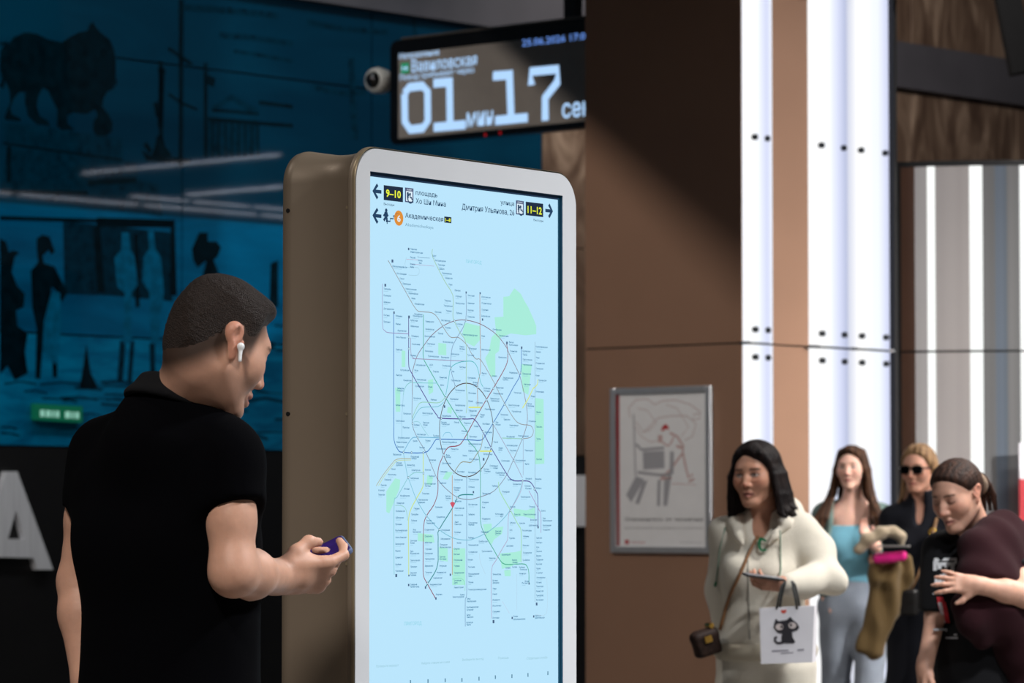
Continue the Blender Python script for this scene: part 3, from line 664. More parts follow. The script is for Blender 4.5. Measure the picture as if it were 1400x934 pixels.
circ = [(637.3 + 36.7 * math.cos(2 * math.pi * i / 48), 588 - 64 * math.sin(2 * math.pi * i / 48)) for i in range(49)]
LINES = [
 ('ring_line', (88, 74, 74), 1.35, circ),
 ('outer_ring_line', (132, 112, 128), 1.1, [(563.5, 540), (563.5, 515), (564.2, 506), (570, 486.8), (579.6, 472), (590, 458.5), (605.3, 446), (620.7, 439), (636.4, 437.7), (656.3, 443), (674.3, 454), (685, 465), (693, 476.5), (695.5, 483), (707, 506), (711, 516), (716.7, 540), (720.5, 563), (720, 581), (714, 600)]),
 ('outer_ring_line', (128, 130, 150), 1.0, [(563.5, 540), (563.3, 579), (570.6, 599), (582, 618.6), (595, 649.5), (599, 656.7), (609, 668), (624.6, 680), (638.7, 683), (649.3, 681.7), (671, 674), (681.4, 665), (691.6, 651), (696.8, 640), (714, 600)]),
 ('red_line', (142, 58, 78), 1.35, [(692.3, 469.5), (694, 483), (693, 496), (686.5, 510), (673.7, 531.7), (664.4, 547), (654.4, 564), (646.7, 577.5), (632.6, 603), (625.2, 609.6), (614.3, 611), (609, 616), (606, 622.5), (600, 636.6), (598.3, 649.5), (598.6, 665.7), (597.6, 677), (592.5, 691), (582.8, 705.5), (579, 719.6), (578.3, 760), (578.6, 786), (583.5, 797.5), (595, 818)]),
 ('green_line', (64, 168, 140), 1.3, [(578.6, 430), (578.6, 470), (578.6, 489), (584.8, 502), (606.6, 540), (609, 544), (629.7, 577.5), (638.7, 591.6), (639.6, 602), (653, 618.6), (656.3, 643), (656.5, 680), (656.7, 713), (662, 730), (673.7, 750), (681.4, 763), (690.4, 771.8), (713.5, 771), (720, 774), (722.7, 783), (722.7, 799)]),
 ('blue_line', (60, 116, 190), 1.3, [(538, 427.7), (538, 540), (538.2, 580), (538.5, 602), (543.7, 614.8), (550.7, 618.6), (579.6, 619), (588.6, 612), (595, 602), (601.5, 600.6), (638.7, 601.3), (657, 602), (663.4, 595.5), (673.7, 578.8), (689, 553), (701.3, 530), (711.6, 510), (712.5, 475)]),
 ('violet_line', (84, 66, 146), 1.4, [(558.4, 433), (558.4, 470), (558.4, 497), (561.6, 508.6), (579.6, 540), (588.6, 555.7), (597.6, 568.5), (602.7, 572), (638.7, 573), (648.6, 573.7), (659.5, 590), (671, 612), (693, 649), (699.4, 656), (704.5, 657.7), (720, 657.7), (726.3, 661), (732.7, 672), (735, 681), (735.3, 722)]),
 ('suburban_line', (140, 130, 126), .9, [(531, 358), (532, 359), (553.5, 397.4), (568.5, 423), (577, 426.3), (590, 427.7), (597.6, 434), (605.3, 447), (613, 458.5), (618, 461.7), (627, 461.7), (638.7, 472.7), (644, 483), (650.5, 491), (657.6, 493), (675, 522.7), (685, 543), (702, 572), (712, 580), (725, 582), (729, 590), (725, 598), (713.5, 600)]),
 ('orange_line', (176, 130, 104), 1.1, [(655.7, 400.6), (656, 450), (656.7, 502), (654.4, 517.6), (652.5, 530), (653, 555.7)]),
 ('orange_line', (190, 150, 116), 1.3, [(618, 650), (618, 700), (618, 786)]),
 ('olive_line', (150, 150, 128), 1.2, [(620, 647), (629.7, 632.7), (638.7, 632), (644, 632), (650.5, 622.5), (657.6, 611), (659.8, 594)]),
 ('grey_line', (124, 152, 186), 1.1, [(636.6, 399.6), (636.4, 438), (623.3, 463.7), (618, 475), (616, 492), (616, 505), (622, 528)]),
 ('grey_line', (112, 150, 188), 1.1, [(637.7, 651.6), (637.7, 740), (637.7, 811.6), (635.8, 820), (635.8, 856.6)]),
 ('lime_line', (160, 200, 168), 1.2, [(591, 340.7), (591.5, 352), (607, 383.5), (618.8, 404), (618.8, 430), (620.7, 439), (628.4, 454.7), (637, 471), (637, 520), (638.3, 550.5), (637, 565)]),
 ('lime_line', (160, 218, 170), 1.5, [(681.4, 659), (683, 672), (696.8, 696.5), (707, 715.8), (712.2, 727), (712, 760), (712, 769)]),
 ('yellow_line', (204, 224, 130), 1.6, [(578.3, 620), (578.3, 650), (577.7, 665.7), (569.4, 681), (560.4, 699), (558, 717), (558.4, 760), (558.4, 787)]),
 ('yellow_line', (218, 228, 110), 1.8, [(640.3, 557), (657, 557)]), ('yellow_line', (218, 228, 110), 1.8, [(655.7, 617), (672.4, 617)]), ('yellow_line', (218, 228, 110), 1.6, [(729, 530), (722, 545), (714, 558)]), ('yellow_line', (214, 228, 130), 1.6, [(735, 519), (734, 526), (729, 531)]),
 ('pale_ring_line', (128, 192, 216), 1.2, [(551, 618.6), (556.5, 650), (559, 656.7), (568, 681), (575.8, 695), (582.8, 705.5), (600, 724), (611.7, 732), (623.3, 737), (638.7, 738.6), (646.7, 737), (664.7, 728.6), (681.4, 715.8), (696.8, 698), (709.6, 673), (713.5, 659)]),
 ('pale_blue_line', (136, 200, 212), 1.2, [(557, 654), (542.4, 680), (538.5, 687.5), (538.2, 760), (538.5, 786)]),
 ('pale_blue_line', (110, 176, 212), 1.1, [(551, 618.6), (561.6, 600.6), (570.6, 598), (600, 598.7)]),
 ('pale_blue_line', (140, 204, 206), 1.1, [(577, 646.4), (565.5, 646.7), (557.8, 652.8)]),
 ('pale_blue_line', (150, 206, 200), 1.0, [(540, 691), (550, 692), (555, 698), (557, 712)]),
 ('brown_line', (176, 176, 140), 1.0, [(561.6, 627), (542.4, 628), (534.7, 635), (523, 650), (514, 664.4)]),
 ('brown_line', (200, 216, 140), .8, [(561.6, 629), (543.4, 630), (536.7, 636), (525, 651), (517, 664.4)]),
 ('lilac_line', (150, 136, 184), .9, [(522.5, 388), (522.5, 443), (525.7, 452), (532, 455), (558.4, 456.6)]),
 ('lilac_line', (156, 146, 182), 1.0, [(561, 462), (561.5, 484), (566, 490), (569.4, 490.6), (637.4, 494)]),
 ('teal_line', (36, 134, 140), 1.5, [(646.7, 676.6), (638.7, 676.3), (629.7, 677), (624.6, 681), (618, 695), (600, 724), (598.6, 733.8), (598.6, 760), (598.3, 769), (595, 781), (584.8, 797.5), (581, 803)]),
 ('teal_line', (70, 180, 190), 1.0, [(609, 540), (613, 518), (615.6, 503.5), (626, 496), (638, 494), (646.7, 495), (652.5, 503.5), (656.3, 521.5), (660, 529)]),
 ('teal_line', (150, 206, 176), 1.0, [(563, 572), (570, 556), (577, 550), (597, 551), (604, 548), (609, 542)]), ('teal_line', (120, 190, 206), 1.0, [(563.5, 575), (571, 562), (578, 557), (598, 556), (606, 550)]),
 ('suburban_line', (150, 180, 200), .9, [(731, 467.5), (731, 650), (731, 760), (731, 823)]),
 ('pink_line', (172, 150, 186), 1.0, [(671.7, 846), (671.4, 782), (677.5, 766.7), (686.5, 750), (691.6, 741.5), (693.8, 735), (694.6, 706.8), (697.4, 698), (710.6, 674), (714, 660)]),
 ('lilac_line', (164, 136, 190), 1.0, [(722.5, 671), (735.3, 695), (739, 704), (739, 728.6)]),
 ('lilac_line', (156, 150, 180), 1.0, [(674.3, 581), (702, 630), (712, 650), (714, 653)]), ('lilac_line', (150, 160, 190), .9, [(714.8, 602), (714.8, 650)]),
 ('pale_blue_line', (150, 206, 220), 1.0, [(565, 577), (572, 577), (578, 586), (585, 596)]), ('pale_blue_line', (130, 196, 226), 1.0, [(605, 597), (608, 592), (615, 592), (618, 598)]), ('pale_blue_line', (150, 206, 190), 1.2, [(686, 599), (700, 599.5), (713, 600)]),
 ('pale_blue_line', (130, 196, 200), 1.0, [(551, 540), (552, 534), (556, 526), (563, 522)]), ('pale_blue_line', (150, 196, 220), .8, [(551, 540), (549, 570), (549, 600)]), ('pale_blue_line', (130, 206, 210), 1.0, [(564, 523.5), (598, 524)]),
 ('thin_line', (160, 200, 220), .6, [(555, 352), (554, 365), (571, 366), (571, 376), (558, 376)]), ('thin_line', (196, 160, 186), .6, [(555, 354.5), (571, 355.5)]), ('thin_line', (180, 170, 200), .6, [(562, 361), (593, 364)]), ('thin_line', (120, 160, 190), .6, [(571.5, 350), (571.5, 352), (587, 353)]),
 ('thin_line', (176, 206, 226), .6, [(655, 757), (656, 768), (663, 785)]), ('thin_line', (190, 206, 230), .6, [(686, 822), (696, 839)]), ('thin_line', (176, 206, 230), .6, [(706, 785), (706, 834)]), ('thin_line', (180, 210, 230), .6, [(747, 790), (747, 838), (732, 840)]),
 ('park_line', (140, 214, 190), .9, [(618, 792), (630, 791), (635, 798), (635, 808)]),
]
byc = {}
for i, (nm, c, w, P) in enumerate(LINES):
    key = 'map_%d_%d_%d' % c
    P2 = P if nm == 'ring_line' else crv(P)
    b_ = MB(); b_.stroke(KS.pts(P2), w * .00158, DEP - .0065 - .000012 * i); b_.build(nm, emis(key, c, 1), scn)
# interchange dots
b1 = MB(); b2 = MB()
for (px, py) in ((605.3, 446), (620.7, 439), (636.4, 437.7), (609, 544), (622, 529), (652.5, 530), (664.4, 547), (673.7, 578.8), (671, 612), (657, 643), (638, 652), (620, 646), (606, 622.5), (601, 600.6), (602.7, 572), (629.7, 573), (659.5, 590), (563.3, 579), (570.6, 598.5), (551, 618.6), (562, 619), (578, 619), (578.3, 647), (557.5, 653), (714, 600), (714, 657.5), (702, 630), (697, 698), (663, 730), (600, 724), (624.6, 681), (582.8, 705.5), (694, 483), (711.6, 510), (689, 553), (674, 531), (584, 797.5), (730, 669), (616, 503.5), (558.4, 461), (558.4, 477)):
    c = KS.uv(px, py); b1.disc(c[0], c[1], .0030, DEP - .0072, 10); b2.disc(c[0], c[1], .0019, DEP - .0074, 10)
b1.build('interchange_ring', emis('screen_ring_ink', (96, 128, 150), 1), scn)['kind'] = 'stuff'; b2.build('interchange_dot', emis('screen_dot', (206, 236, 250), 1), scn)['kind'] = 'stuff'
b1 = MB()
for (px, py, s) in ((538, 427.5, 2), (558.4, 433.5, 2.4), (692.3, 469, 2.4), (712.5, 475.5, 2.2), (535.8, 357, 2.6), (526, 390, 2.4), (659, 437, 2), (607, 556, 2.2), (660.5, 628, 2.4), (735, 721, 2), (595.3, 818.5, 2), (581, 803.5, 2), (646.5, 673, 2), (636.6, 400, 1.8), (655.7, 401, 1.8), (615, 786, 2), (733, 826, 2.6), (558.3, 787, 1.6), (541, 787, 2.6), (674, 850, 2.8), (722.6, 798, 1.8), (558, 340.5, 2), (558, 800, 2), (699.5, 845, 2), (729, 843, 2)):
    c = KS.uv(px, py); w = s * .0024; b1.flat([(c[0] - w / 2, c[1] - w / 2), (c[0] + w / 2, c[1] - w / 2), (c[0] + w / 2, c[1] + w / 2), (c[0] - w / 2, c[1] + w / 2)], DEP - .0074)
b1.build('line_number_marker', emis('screen_marker', (70, 96, 130), 1), scn)['kind'] = 'stuff'
c = KS.uv(618, 690.5); z = .0035
MB().flat([(c[0] - .009, c[1] + z), (c[0] - .005, c[1] + z * 1.7), (c[0] + .005, c[1] + z * 1.7), (c[0] + .009, c[1] + z), (c[0], c[1] - z * 2)], DEP - .0074).build('you_are_here_marker', emis('screen_here', (206, 84, 104), 1), scn)
LAB = """536 364 20 542 374 13 546 381 6 550 388 11 554 395 15 558 401 13 562 408 5 566.5 415.5 13 591 350 5 594 356 15 598 362 10 600 367.5 7 604 373.5 13 608 380 10 613 389 5 621 397 8 622 405 9 622.5 414.5 12 607 411 9 606 418 12 609 425 8 623 428 8
524 395 10 524 404 10 524 413 9 524 422 14 524 431 8 524 440 9 639 404 9 639 414.5 9 639 424 8 638.5 433 10 658 406 12 658 414.5 13 658 423.5 9 657.5 432 12
540.5 432 9 540.5 443 7 543 452 12 540.5 461 14 540.5 478 9 541 513 8 560.5 438 10 561 446 11 562 459.5 10 562.5 470.5 11 560.5 486 8 581 439.5 12 581 450 12 580 459.7 14 583 470 11 580.5 480 11 594 426.5 9 603 438 12 608 448 8 598 456 7 623 443 9 605 467.5 14 616 484 11 584.5 487 15 602.5 488.5 11 568 499 13 586.5 499 5 591.5 508 8 604 500 11 628 474 6 628 477 7 547 506 12 566 506.5 5 551 520 11 569 519 13 567 528 12 584.5 529 6 601.5 526.5 5 600 516 10 616 520 13 622 533.5 13 543 531 9 542 534 9 617.5 508 3 628 502 8 566 429.5 11 564 432 13
673 450.5 12 681.5 459 13 631 457.5 21 657.5 459.5 5 657.5 478 12.5 641 476.5 10 638.5 485.5 9 695.5 468 6 695.5 471.5 12 696.5 480 10 681 488.5 11 714 480 10.5 714 485 6 714 491.5 13 714 498.5 13 714 511 11.5 696 509.5 11 732 474 16 732 481 7 732 489 5 732 496.5 12 732 504 10 732 513.5 5 735.5 520 11 732 535.5 11 658 510.5 7 672 514 7 687 516.5 14 687 519 7 639 516.5 10.5 646 523 7 646 526 6 660 531 10 678 530 10 661 534.5 8 674 538 13 702 537 10 716 525.5 9 640 537.5 10
565 544.5 10 588.5 546.5 8 615 545.5 11 621.5 554 14 622 561 10 551 565.5 10 577 565 14 604 568.5 12 626 569.5 10 540.5 554 12 540.5 575.5 12 550 584.5 9 565 581 8 578 578 8 578 581 6 603 577.5 7 603 580 11 620 577.5 7 569.5 594 12 591.5 596 8 543.5 598.5 16 564 603 6 581 602.5 7 541 604.5 15 604 604.5 20 542 611 10 573 612 7 596 613.5 13 616 614 10 537 621.5 11 561 624.5 11 562 627 7 609 622.5 5 609 625 7 586.5 629 9 604 633.5 12 541 633 8 541 636 9 555.5 636 11 534 641.5 6 562 643 12 580.5 642.5 8 601 645 10 624.5 645 10 530 649 11 632 623 6 630.5 589.5 8
640 548.5 6 650 550.5 9 662 559.5 14 670 545 12 671 548 11 694.5 554 15 699 562.5 13 725 542 6 720.5 552 6 720.5 555 9 722 576 10 732.5 563.5 7 732.5 583.5 8 732.5 600 6 732.5 628 8 640 561.5 11 642.5 568 9 656 567 6 656 570 5 684 567 10 688 573.5 9 696 581.5 12 659 579.5 10 677 577.5 4 677 580.5 7 634 578.5 9 647.5 583 6 662 591 10 641.5 597 10 692 597 11 708 596 14 640 607 17 674 604.5 6 662 612 7 681 612.5 6 681 615.5 5 692 609 15 696.5 616 9 717 616 11 640 616.5 11 660.5 621 12 641 628 13 685 630 11 704 629.5 14 717 634.5 6 669 637 11 674 640 6 677 646.5 13 661 641.5 7 661 644.5 9 639.5 646 11
560 654 12 525 656 9 520 663.5 8 516.5 670.5 9 516.5 676.5 9 552 668.5 7 546.5 678 13 576.5 675 10 571.5 683.5 13 571.5 687 9 542 688 10 540.5 699 12.5 540.5 708 11 540 717 9 540 725.5 16 540 735 15 540 744 12 540 753.5 7 565 695.5 8 561.5 703.5 10 561.5 712 8 564 724.5 4 564 727.5 11 560.5 739.5 9 560.5 742.5 6 560.5 754 4 560.5 757 12 580 661.5 15 580.5 664.5 8 600.5 660.5 9 586 651 8 594.5 693.5 10 582.5 712 7 582.5 715.5 12 580 724.5 13 580 733.5 10 580 742 10 581 751 9 580 757 11 596.5 707 11.5 603 725 11.5 602 737 13 601 745 10 601 748.5 15 620 656 12 620 667 9 620 670 7 608.5 678.5 7 609 681.5 7 621.5 685.5 9 621 695 13 621 704.5 11.5 621 714 5 621 717 9.5 620.5 728 9 624 742.5 6 620 750.5 8 620 758 8
640 655.5 14 640 666 8 640 690 12 640 703.5 8.5 640 715 12 640 717.5 8 639.5 735.5 8 640 745.5 13.5 640 755 12 659 675 11 658.5 687 9 658.5 694 4 658.5 709.5 11.5 657 727.5 10 654 740.5 12 658 754 14 682 649.5 7 672 664.5 8 686 672.5 10 693 656 9 700.5 662 11 718 654.5 8.5 717 664.5 8 718 668 8 731.5 655 8 731.5 667.5 8 711.5 679.5 13 696.5 693 7.5 723 693 8 739 698.5 6 702 703.5 9 715 703.5 17 676.5 703 11 683.5 706 4 724.5 711 9 722.5 718.5 12 741.5 709 4 741.5 712 12.5 741.5 718.5 11.5 741.5 724.5 10 696.5 715 7.5 709.5 715.5 7.5 696 725 4 676.5 726.5 8 676.5 729.5 7.5 713 725.5 13 714.5 733.5 8 695.5 736 8 714 746 9 692 746.5 9.5 714.5 756 12 685.5 758.5 12 732.5 735.5 8 732.5 742 8 732.5 748.5 4 732.5 754 8 732.5 760 7
540 762.5 10 540 772 8 540 781 11 560.5 766.5 13 561 775 8.5 560.5 783.5 8.5 560.5 786.5 8 560.5 799.5 9 560.5 802.5 12 580.5 764.5 13 580.5 774 11 581 783 9 600.5 761.5 8 600.5 764.5 9 600 774 10 596.5 783 13 592 790.5 12 587 799.5 16 595.5 813 8.5 620 766 11.5 620 774 8 620 783.5 14 620 794 10 620 797 5 620 803.5 13 628.5 813.5 6 618.5 816.5 15.5 639 765.5 7 639.5 775.5 9 640 785 14.5 640 788 5 639.5 796.5 7 639 806.5 25.5 637.5 819 5 637.5 822.5 13 637.5 830.5 16 637.5 834 9 637.5 841 5 637.5 844 9 637 851.5 9 637 854.5 6 668 763.5 9 673 785.5 11.5 673 794 7 673 797 9 673 805 5 673 812.5 6 673 820.5 10 673 828.5 11.5 673 836.5 10 673 845 9 690.5 776.5 7 699.5 766 7 700 769 7 700 775.5 6.5 709 776 8 710.5 779 9.5 709.5 784.5 9 717 795 6 713 797.5 8 714 766 9.5 732.5 765.5 9.5 732.5 771.5 8 732.5 777.5 6 732.5 783.5 9 733 790 12 733 796.5 7 732.5 802 10 732.5 808.5 10 732.5 814.5 10 732.5 820.5 10 701.5 843 6 701.5 847 16 731 842 8 731 845 13 560.5 340.5 9 560.5 344.5 17 560 352 7 571 356 6 572 359.5 4 560 365 5 560 361 7"""
NM = "Аэропорт Сокол Динамо Белорусская Тверская Театральная Новокузнецкая Павелецкая Автозаводская Технопарк Коломенская Каширская Кантемировская Царицыно Орехово Домодедовская Красногвардейская Алма-Атинская Ховрино Беломорская Войковская Сокольники Лубянка Кропоткинская Фрунзенская Спортивная Университет Юго-Западная Тропарёво Румянцево Саларьево Прокшино Ольховая Коммунарка Пыхтино Щёлковская Первомайская Измайловская Партизанская Семёновская Бауманская Курская Арбатская Смоленская Киевская Кунцевская Молодёжная Крылатское Строгино Мякинино Волоколамская Митино Пятницкое Выставочная Студенческая Кутузовская Фили Багратионовская Пионерская Медведково Бабушкинская Свиблово ВДНХ Алексеевская Рижская Сухаревская Тургеневская Третьяковская Октябрьская Шаболовская Ленинский Академическая Профсоюзная Новые Беляево Коньково Тёплый Ясенево Планерная Сходненская Тушинская Спартак Щукинская Полежаевская Беговая Баррикадная Пушкинская Китай-город Таганская Пролетарская Текстильщики Кузьминки Выхино Жулебино Котельники Алтуфьево Бибирево Отрадное Владыкино Тимирязевская Савёловская Чеховская Боровицкая Полянка Серпуховская Тульская Нагатинская Нагорная Севастопольская Чертановская Южная Пражская Аннино Марьино Люблино Волжская Печатники Дубровка Римская Чкаловская Трубная Достоевская Бутырская Фонвизинская Селигерская Физтех Лианозово Зил Крымская Вавиловская Зюзино Каховская Варшавская Кленовый Нижегородская Авиамоторная Лефортово Электрозаводская Петровский Парк ЦСКА Хорошёвская Шелепиха Мнёвники Терехово Давыдково Аминьевская Мичуринский Проспект Воронцовская Дегунино Лобня Одинцово Нахабино Подольск Щербинка Бутово Битца Раменское Бронницы Зеленоград Крюково Химки Левобережная Моссельмаш Грачёвская Стрешнево Окружная Ростокино Яуза Тайнинская Мытищи Пушкино Перово Вешняки Косино Ухтомская Люберцы Томилино Быково Ильинская Депо Бульвар Улица Парк Площадь Лесной Северный Тёплый Новая".split()
v_ = [float(t) for t in LAB.split()]; used = {}
b1 = MB(); b2 = MB()
for i in range(0, len(v_), 3):
    x, y, w = v_[i:i + 3]; nchar = w / 1.12
    nm = min(NM, key=lambda s: abs(len(s) - nchar) + used.get(s, 0) * 1.3 + (hash(s) % 7) * 0 + .01 * NM.index(s) / len(NM)); used[nm] = used.get(nm, 0) + 1
    (a, z), (c, _) = KS.uv(x, y + 1.0), KS.uv(x + w, y + 1.0)
    put_text(b1, nm, a, c, z, .0036, DEP - .0071, .018)
    if i % 2 == 0: b2.stroke([(a, z - .0032), (a + (c - a) * .62, z - .0032)], .0008, DEP - .0071)
b1.build('station_names', emis('screen_label_ink', (44, 112, 156), 1), scn)['kind'] = 'stuff'
b2.build('station_name_underlines', emis('screen_label_soft', (150, 200, 226), 1), scn)['kind'] = 'stuff'
E_pale = emis('screen_pale_teal', (136, 208, 226), 1)
stext('ПРИГОРОД', lambda x, y: (x, y), 637, 658, 359.5, 4.5, E_pale); stext('ПРИГОРОД', lambda x, y: (x, y), 552.5, 576, 855.5, 5, E_pale)
zc = lambda x, y: (490 + x * 320 / 1400, 840 + y * 94 / 411)
for (x0, x1, y, t) in ((105, 240, 318, 'Проверьте маршрут'), (375, 545, 300, 'Найдите станцию на схеме'), (620, 748, 279, 'Выберите выход'), (835, 898, 269, 'Помощь'), (1005, 1128, 271, 'Справочная служба')):
    stext(t, zc, x0, x1, y, 14, emis('screen_footer', (150, 196, 212), 1))
b1 = MB()
for (x, y) in ((310, 405), (415, 400), (518, 395), (618, 393), (720, 385), (818, 376), (917, 370), (1013, 363), (1132, 352)):
    c = KS.uv(*zc(x, y)); b1.flat([(c[0] - .002, c[1] - .004), (c[0] + .002, c[1] - .004), (c[0] + .002, c[1] + .004), (c[0] - .002, c[1] + .004)], DEP - .0066)
b1.build('footer_tick', emis('screen_tick', (96, 140, 166), 1), scn)['kind'] = 'stuff'
# ================================================================== IMPLICIT SURFACES (bodies, clothes, hair)
def axis_(lo, hi, coarse, fine):
    c = [lo]; x = lo
    while x < hi:
        h = coarse
        for a, b, hh in fine:
            if a - coarse <= x <= b: h = min(h, hh)
        x += h; c.append(x)
    return np.array(c, dtype=np.float32)
class Fld:
    """distance field on a (locally refined) grid; rounded shapes are blended in, then skinned to one mesh"""
    def __init__(s, lo, hi, h, fine=()):
        s.ax = [axis_(lo[i], hi[i], h, [(f[0][i], f[1][i], f[2]) for f in fine]) for i in range(3)]
        s.f = np.full([len(a) for a in s.ax], .25, dtype=np.float32); s.frame()
    def frame(s, M=None, sc_=1.0):
        s.M = np.eye(4) if M is None else np.array(M); s.Mi = np.linalg.inv(s.M); s.sc = sc_; return s
    def blk(s, lo, hi, pad):
        C = np.array([[x, y, z, 1] for x in (lo[0], hi[0]) for y in (lo[1], hi[1]) for z in (lo[2], hi[2])]) @ s.M.T
        a = C[:, :3].min(0) - pad; b = C[:, :3].max(0) + pad; sl = []
        for i in range(3):
            i0 = max(int(np.searchsorted(s.ax[i], a[i])) - 1, 0); i1 = min(int(np.searchsorted(s.ax[i], b[i])) + 1, len(s.ax[i]))
            if i1 <= i0: return None, None
            sl.append(slice(i0, i1))
        X = s.ax[0][sl[0]][:, None, None]; Y = s.ax[1][sl[1]][None, :, None]; Z = s.ax[2][sl[2]][None, None, :]
        m = s.Mi
        return tuple(sl), [(m[r, 0] * X + m[r, 1] * Y + m[r, 2] * Z + m[r, 3]).astype(np.float32) for r in range(3)]
    def put(s, sl, d, k, op='u'):
        d = d * s.sc; a = s.f[sl]
        if op == 'u':
            if k > 0: h = np.clip(.5 + .5 * (d - a) / k, 0, 1); s.f[sl] = d + (a - d) * h - k * h * (1 - h)
            else: s.f[sl] = np.minimum(a, d)
        else:
            d = -d
            if k > 0: h = np.clip(.5 - .5 * (d - a) / k, 0, 1); s.f[sl] = d + (a - d) * h + k * h * (1 - h)
            else: s.f[sl] = np.maximum(a, d)
        return s
    def ell(s, c, r, k=.02, op='u', warp=None):
        c = np.array(c, float); r = np.array(r, float); pad = k + .03
        sl, L = s.blk(c - r, c + r, pad)
        if sl is None: return s
        p = [(L[i] - c[i]) for i in range(3)]
        k0 = np.sqrt(sum((p[i] / r[i]) ** 2 for i in range(3))); k1 = np.sqrt(sum((p[i] / r[i] ** 2) ** 2 for i in range(3))) + 1e-6
        d = k0 * (k0 - 1) / k1
        if warp is not None: d = d + warp(L)
        return s.put(sl, d, k, op)
    def cap(s, a, b, ra, rb=None, k=.02, op='u', cut=None, warp=None):
        """tapered capsule; cut=True ends it flat at b"""
        rb = ra if rb is None else rb; a = np.array(a, float); b = np.array(b, float); R_ = max(ra, rb)
        sl, L = s.blk(np.minimum(a, b) - R_, np.maximum(a, b) + R_, k + .03)
        if sl is None: return s
        ba = b - a; q = [L[i] - a[i] for i in range(3)]; t0 = sum(q[i] * ba[i] for i in range(3)) / (ba @ ba); t = np.clip(t0, 0, 1)
        d = np.sqrt(sum((q[i] - t * ba[i]) ** 2 for i in range(3))) - (ra + (rb - ra) * t)
        if cut: d = np.maximum(d, (t0 - 1) * np.linalg.norm(ba))
        if warp is not None: d = d + warp(L)
        return s.put(sl, d, k, op)
    def chain(s, pts, rs, k=.01, op='u'):
        for i in range(len(pts) - 1): s.cap(pts[i], pts[i + 1], rs[i], rs[i + 1], k, op)
        return s
    def box(s, c, h, r=.005, k=.01, op='u', warp=None):
        c = np.array(c, float); h = np.array(h, float)
        sl, L = s.blk(c - h, c + h, k + .03)
        if sl is None: return s
        q = [np.abs(L[i] - c[i]) - (h[i] - r) for i in range(3)]
        d = np.sqrt(sum(np.maximum(x, 0) ** 2 for x in q)) + np.minimum(np.maximum(np.maximum(q[0], q[1]), q[2]), 0) - r
        if warp is not None: d = d + warp(L)
        return s.put(sl, d, k, op)
    def torus(s, c, rx, ry, t, k=.01, op='u'):
        c = np.array(c, float)
        sl, L = s.blk(c - [rx + t, ry + t, t], c + [rx + t, ry + t, t], k + .03)
        if sl is None: return s
        x = (L[0] - c[0]); y = (L[1] - c[1]); z = L[2] - c[2]
        k0 = np.sqrt((x / rx) ** 2 + (y / ry) ** 2); k1 = np.sqrt((x / rx ** 2) ** 2 + (y / ry ** 2) ** 2) + 1e-6
        return s.put(sl, np.sqrt((k0 * (k0 - 1) / k1) ** 2 + z ** 2) - t, k, op)
    def half(s, n, off):
        """keep only n.p < off (in the current frame)"""
        X = s.ax[0][:, None, None]; Y = s.ax[1][None, :, None]; Z = s.ax[2][None, None, :]
        m = s.Mi; L = [(m[r, 0] * X + m[r, 1] * Y + m[r, 2] * Z + m[r, 3]) for r in range(3)]
        s.f = np.maximum(s.f, ((n[0] * L[0] + n[1] * L[1] + n[2] * L[2]) - off).astype(np.float32) * s.sc); return s
    def add(s, fn):
        """displace the whole field by fn(world x, y, z)"""
        X = s.ax[0][:, None, None]; Y = s.ax[1][None, :, None]; Z = s.ax[2][None, None, :]
        m = s.Mi; L = [(m[r, 0] * X + m[r, 1] * Y + m[r, 2] * Z + m[r, 3]).astype(np.float32) for r in range(3)]
        near = np.abs(s.f) < .06
        s.f = np.where(near, s.f + fn(*L).astype(np.float32), s.f); return s
    def mesh(s, smooth=1):
        f = s.f.copy(); f[0], f[-1], f[:, 0], f[:, -1], f[:, :, 0], f[:, :, -1] = .1, .1, .1, .1, .1, .1
        f = np.where(f == 0, 1e-6, f); sg = f < 0
        n = [x - 1 for x in f.shape]; cnt = np.zeros(n, np.int8)
        for dx_ in (0, 1):
            for dy_ in (0, 1):
                for dz_ in (0, 1): cnt += sg[dx_:n[0] + dx_, dy_:n[1] + dy_, dz_:n[2] + dz_]
        I = np.argwhere((cnt > 0) & (cnt < 8)); idm = np.full(n, -1, np.int32); idm[tuple(I.T)] = np.arange(len(I))
        cor = [(a, b, c) for a in (0, 1) for b in (0, 1) for c in (0, 1)]
        val = np.stack([f[I[:, 0] + a, I[:, 1] + b, I[:, 2] + c] for a, b, c in cor], 1)
        pos = np.zeros((len(I), 3)); num = np.zeros(len(I))
        for i in range(8):
            for j in range(i + 1, 8):
                d = np.array(cor[j]) - np.array(cor[i])
                if abs(d).sum() != 1: continue
                m = (val[:, i] < 0) != (val[:, j] < 0)
                t = np.where(m, val[:, i] / np.where(m, val[:, i] - val[:, j], 1), 0)
                pos += m[:, None] * (np.array(cor[i]) + t[:, None] * d); num += m
        pos /= num[:, None]
        V = np.stack([s.ax[i][I[:, i]] + pos[:, i] * (s.ax[i][I[:, i] + 1] - s.ax[i][I[:, i]]) for i in range(3)], 1)
        Q = []
        for axs in range(3):
            o1, o2 = [(1, 2), (2, 0), (0, 1)][axs]
            a = [slice(None)] * 3; b = [slice(None)] * 3; a[axs] = slice(0, -1); b[axs] = slice(1, None)
            E = np.argwhere(sg[tuple(a)] != sg[tuple(b)]); E = E[(E[:, o1] > 0) & (E[:, o2] > 0) & (E[:, o1] < n[o1]) & (E[:, o2] < n[o2])]
            e1 = np.zeros(3, int); e1[o1] = 1; e2 = np.zeros(3, int); e2[o2] = 1
            q = np.stack([idm[tuple((E - e1 - e2).T)], idm[tuple((E - e2).T)], idm[tuple(E.T)], idm[tuple((E - e1).T)]], 1)
            fl_ = ~sg[tuple(E.T)]; q[fl_] = q[fl_][:, ::-1]; Q.append(q)
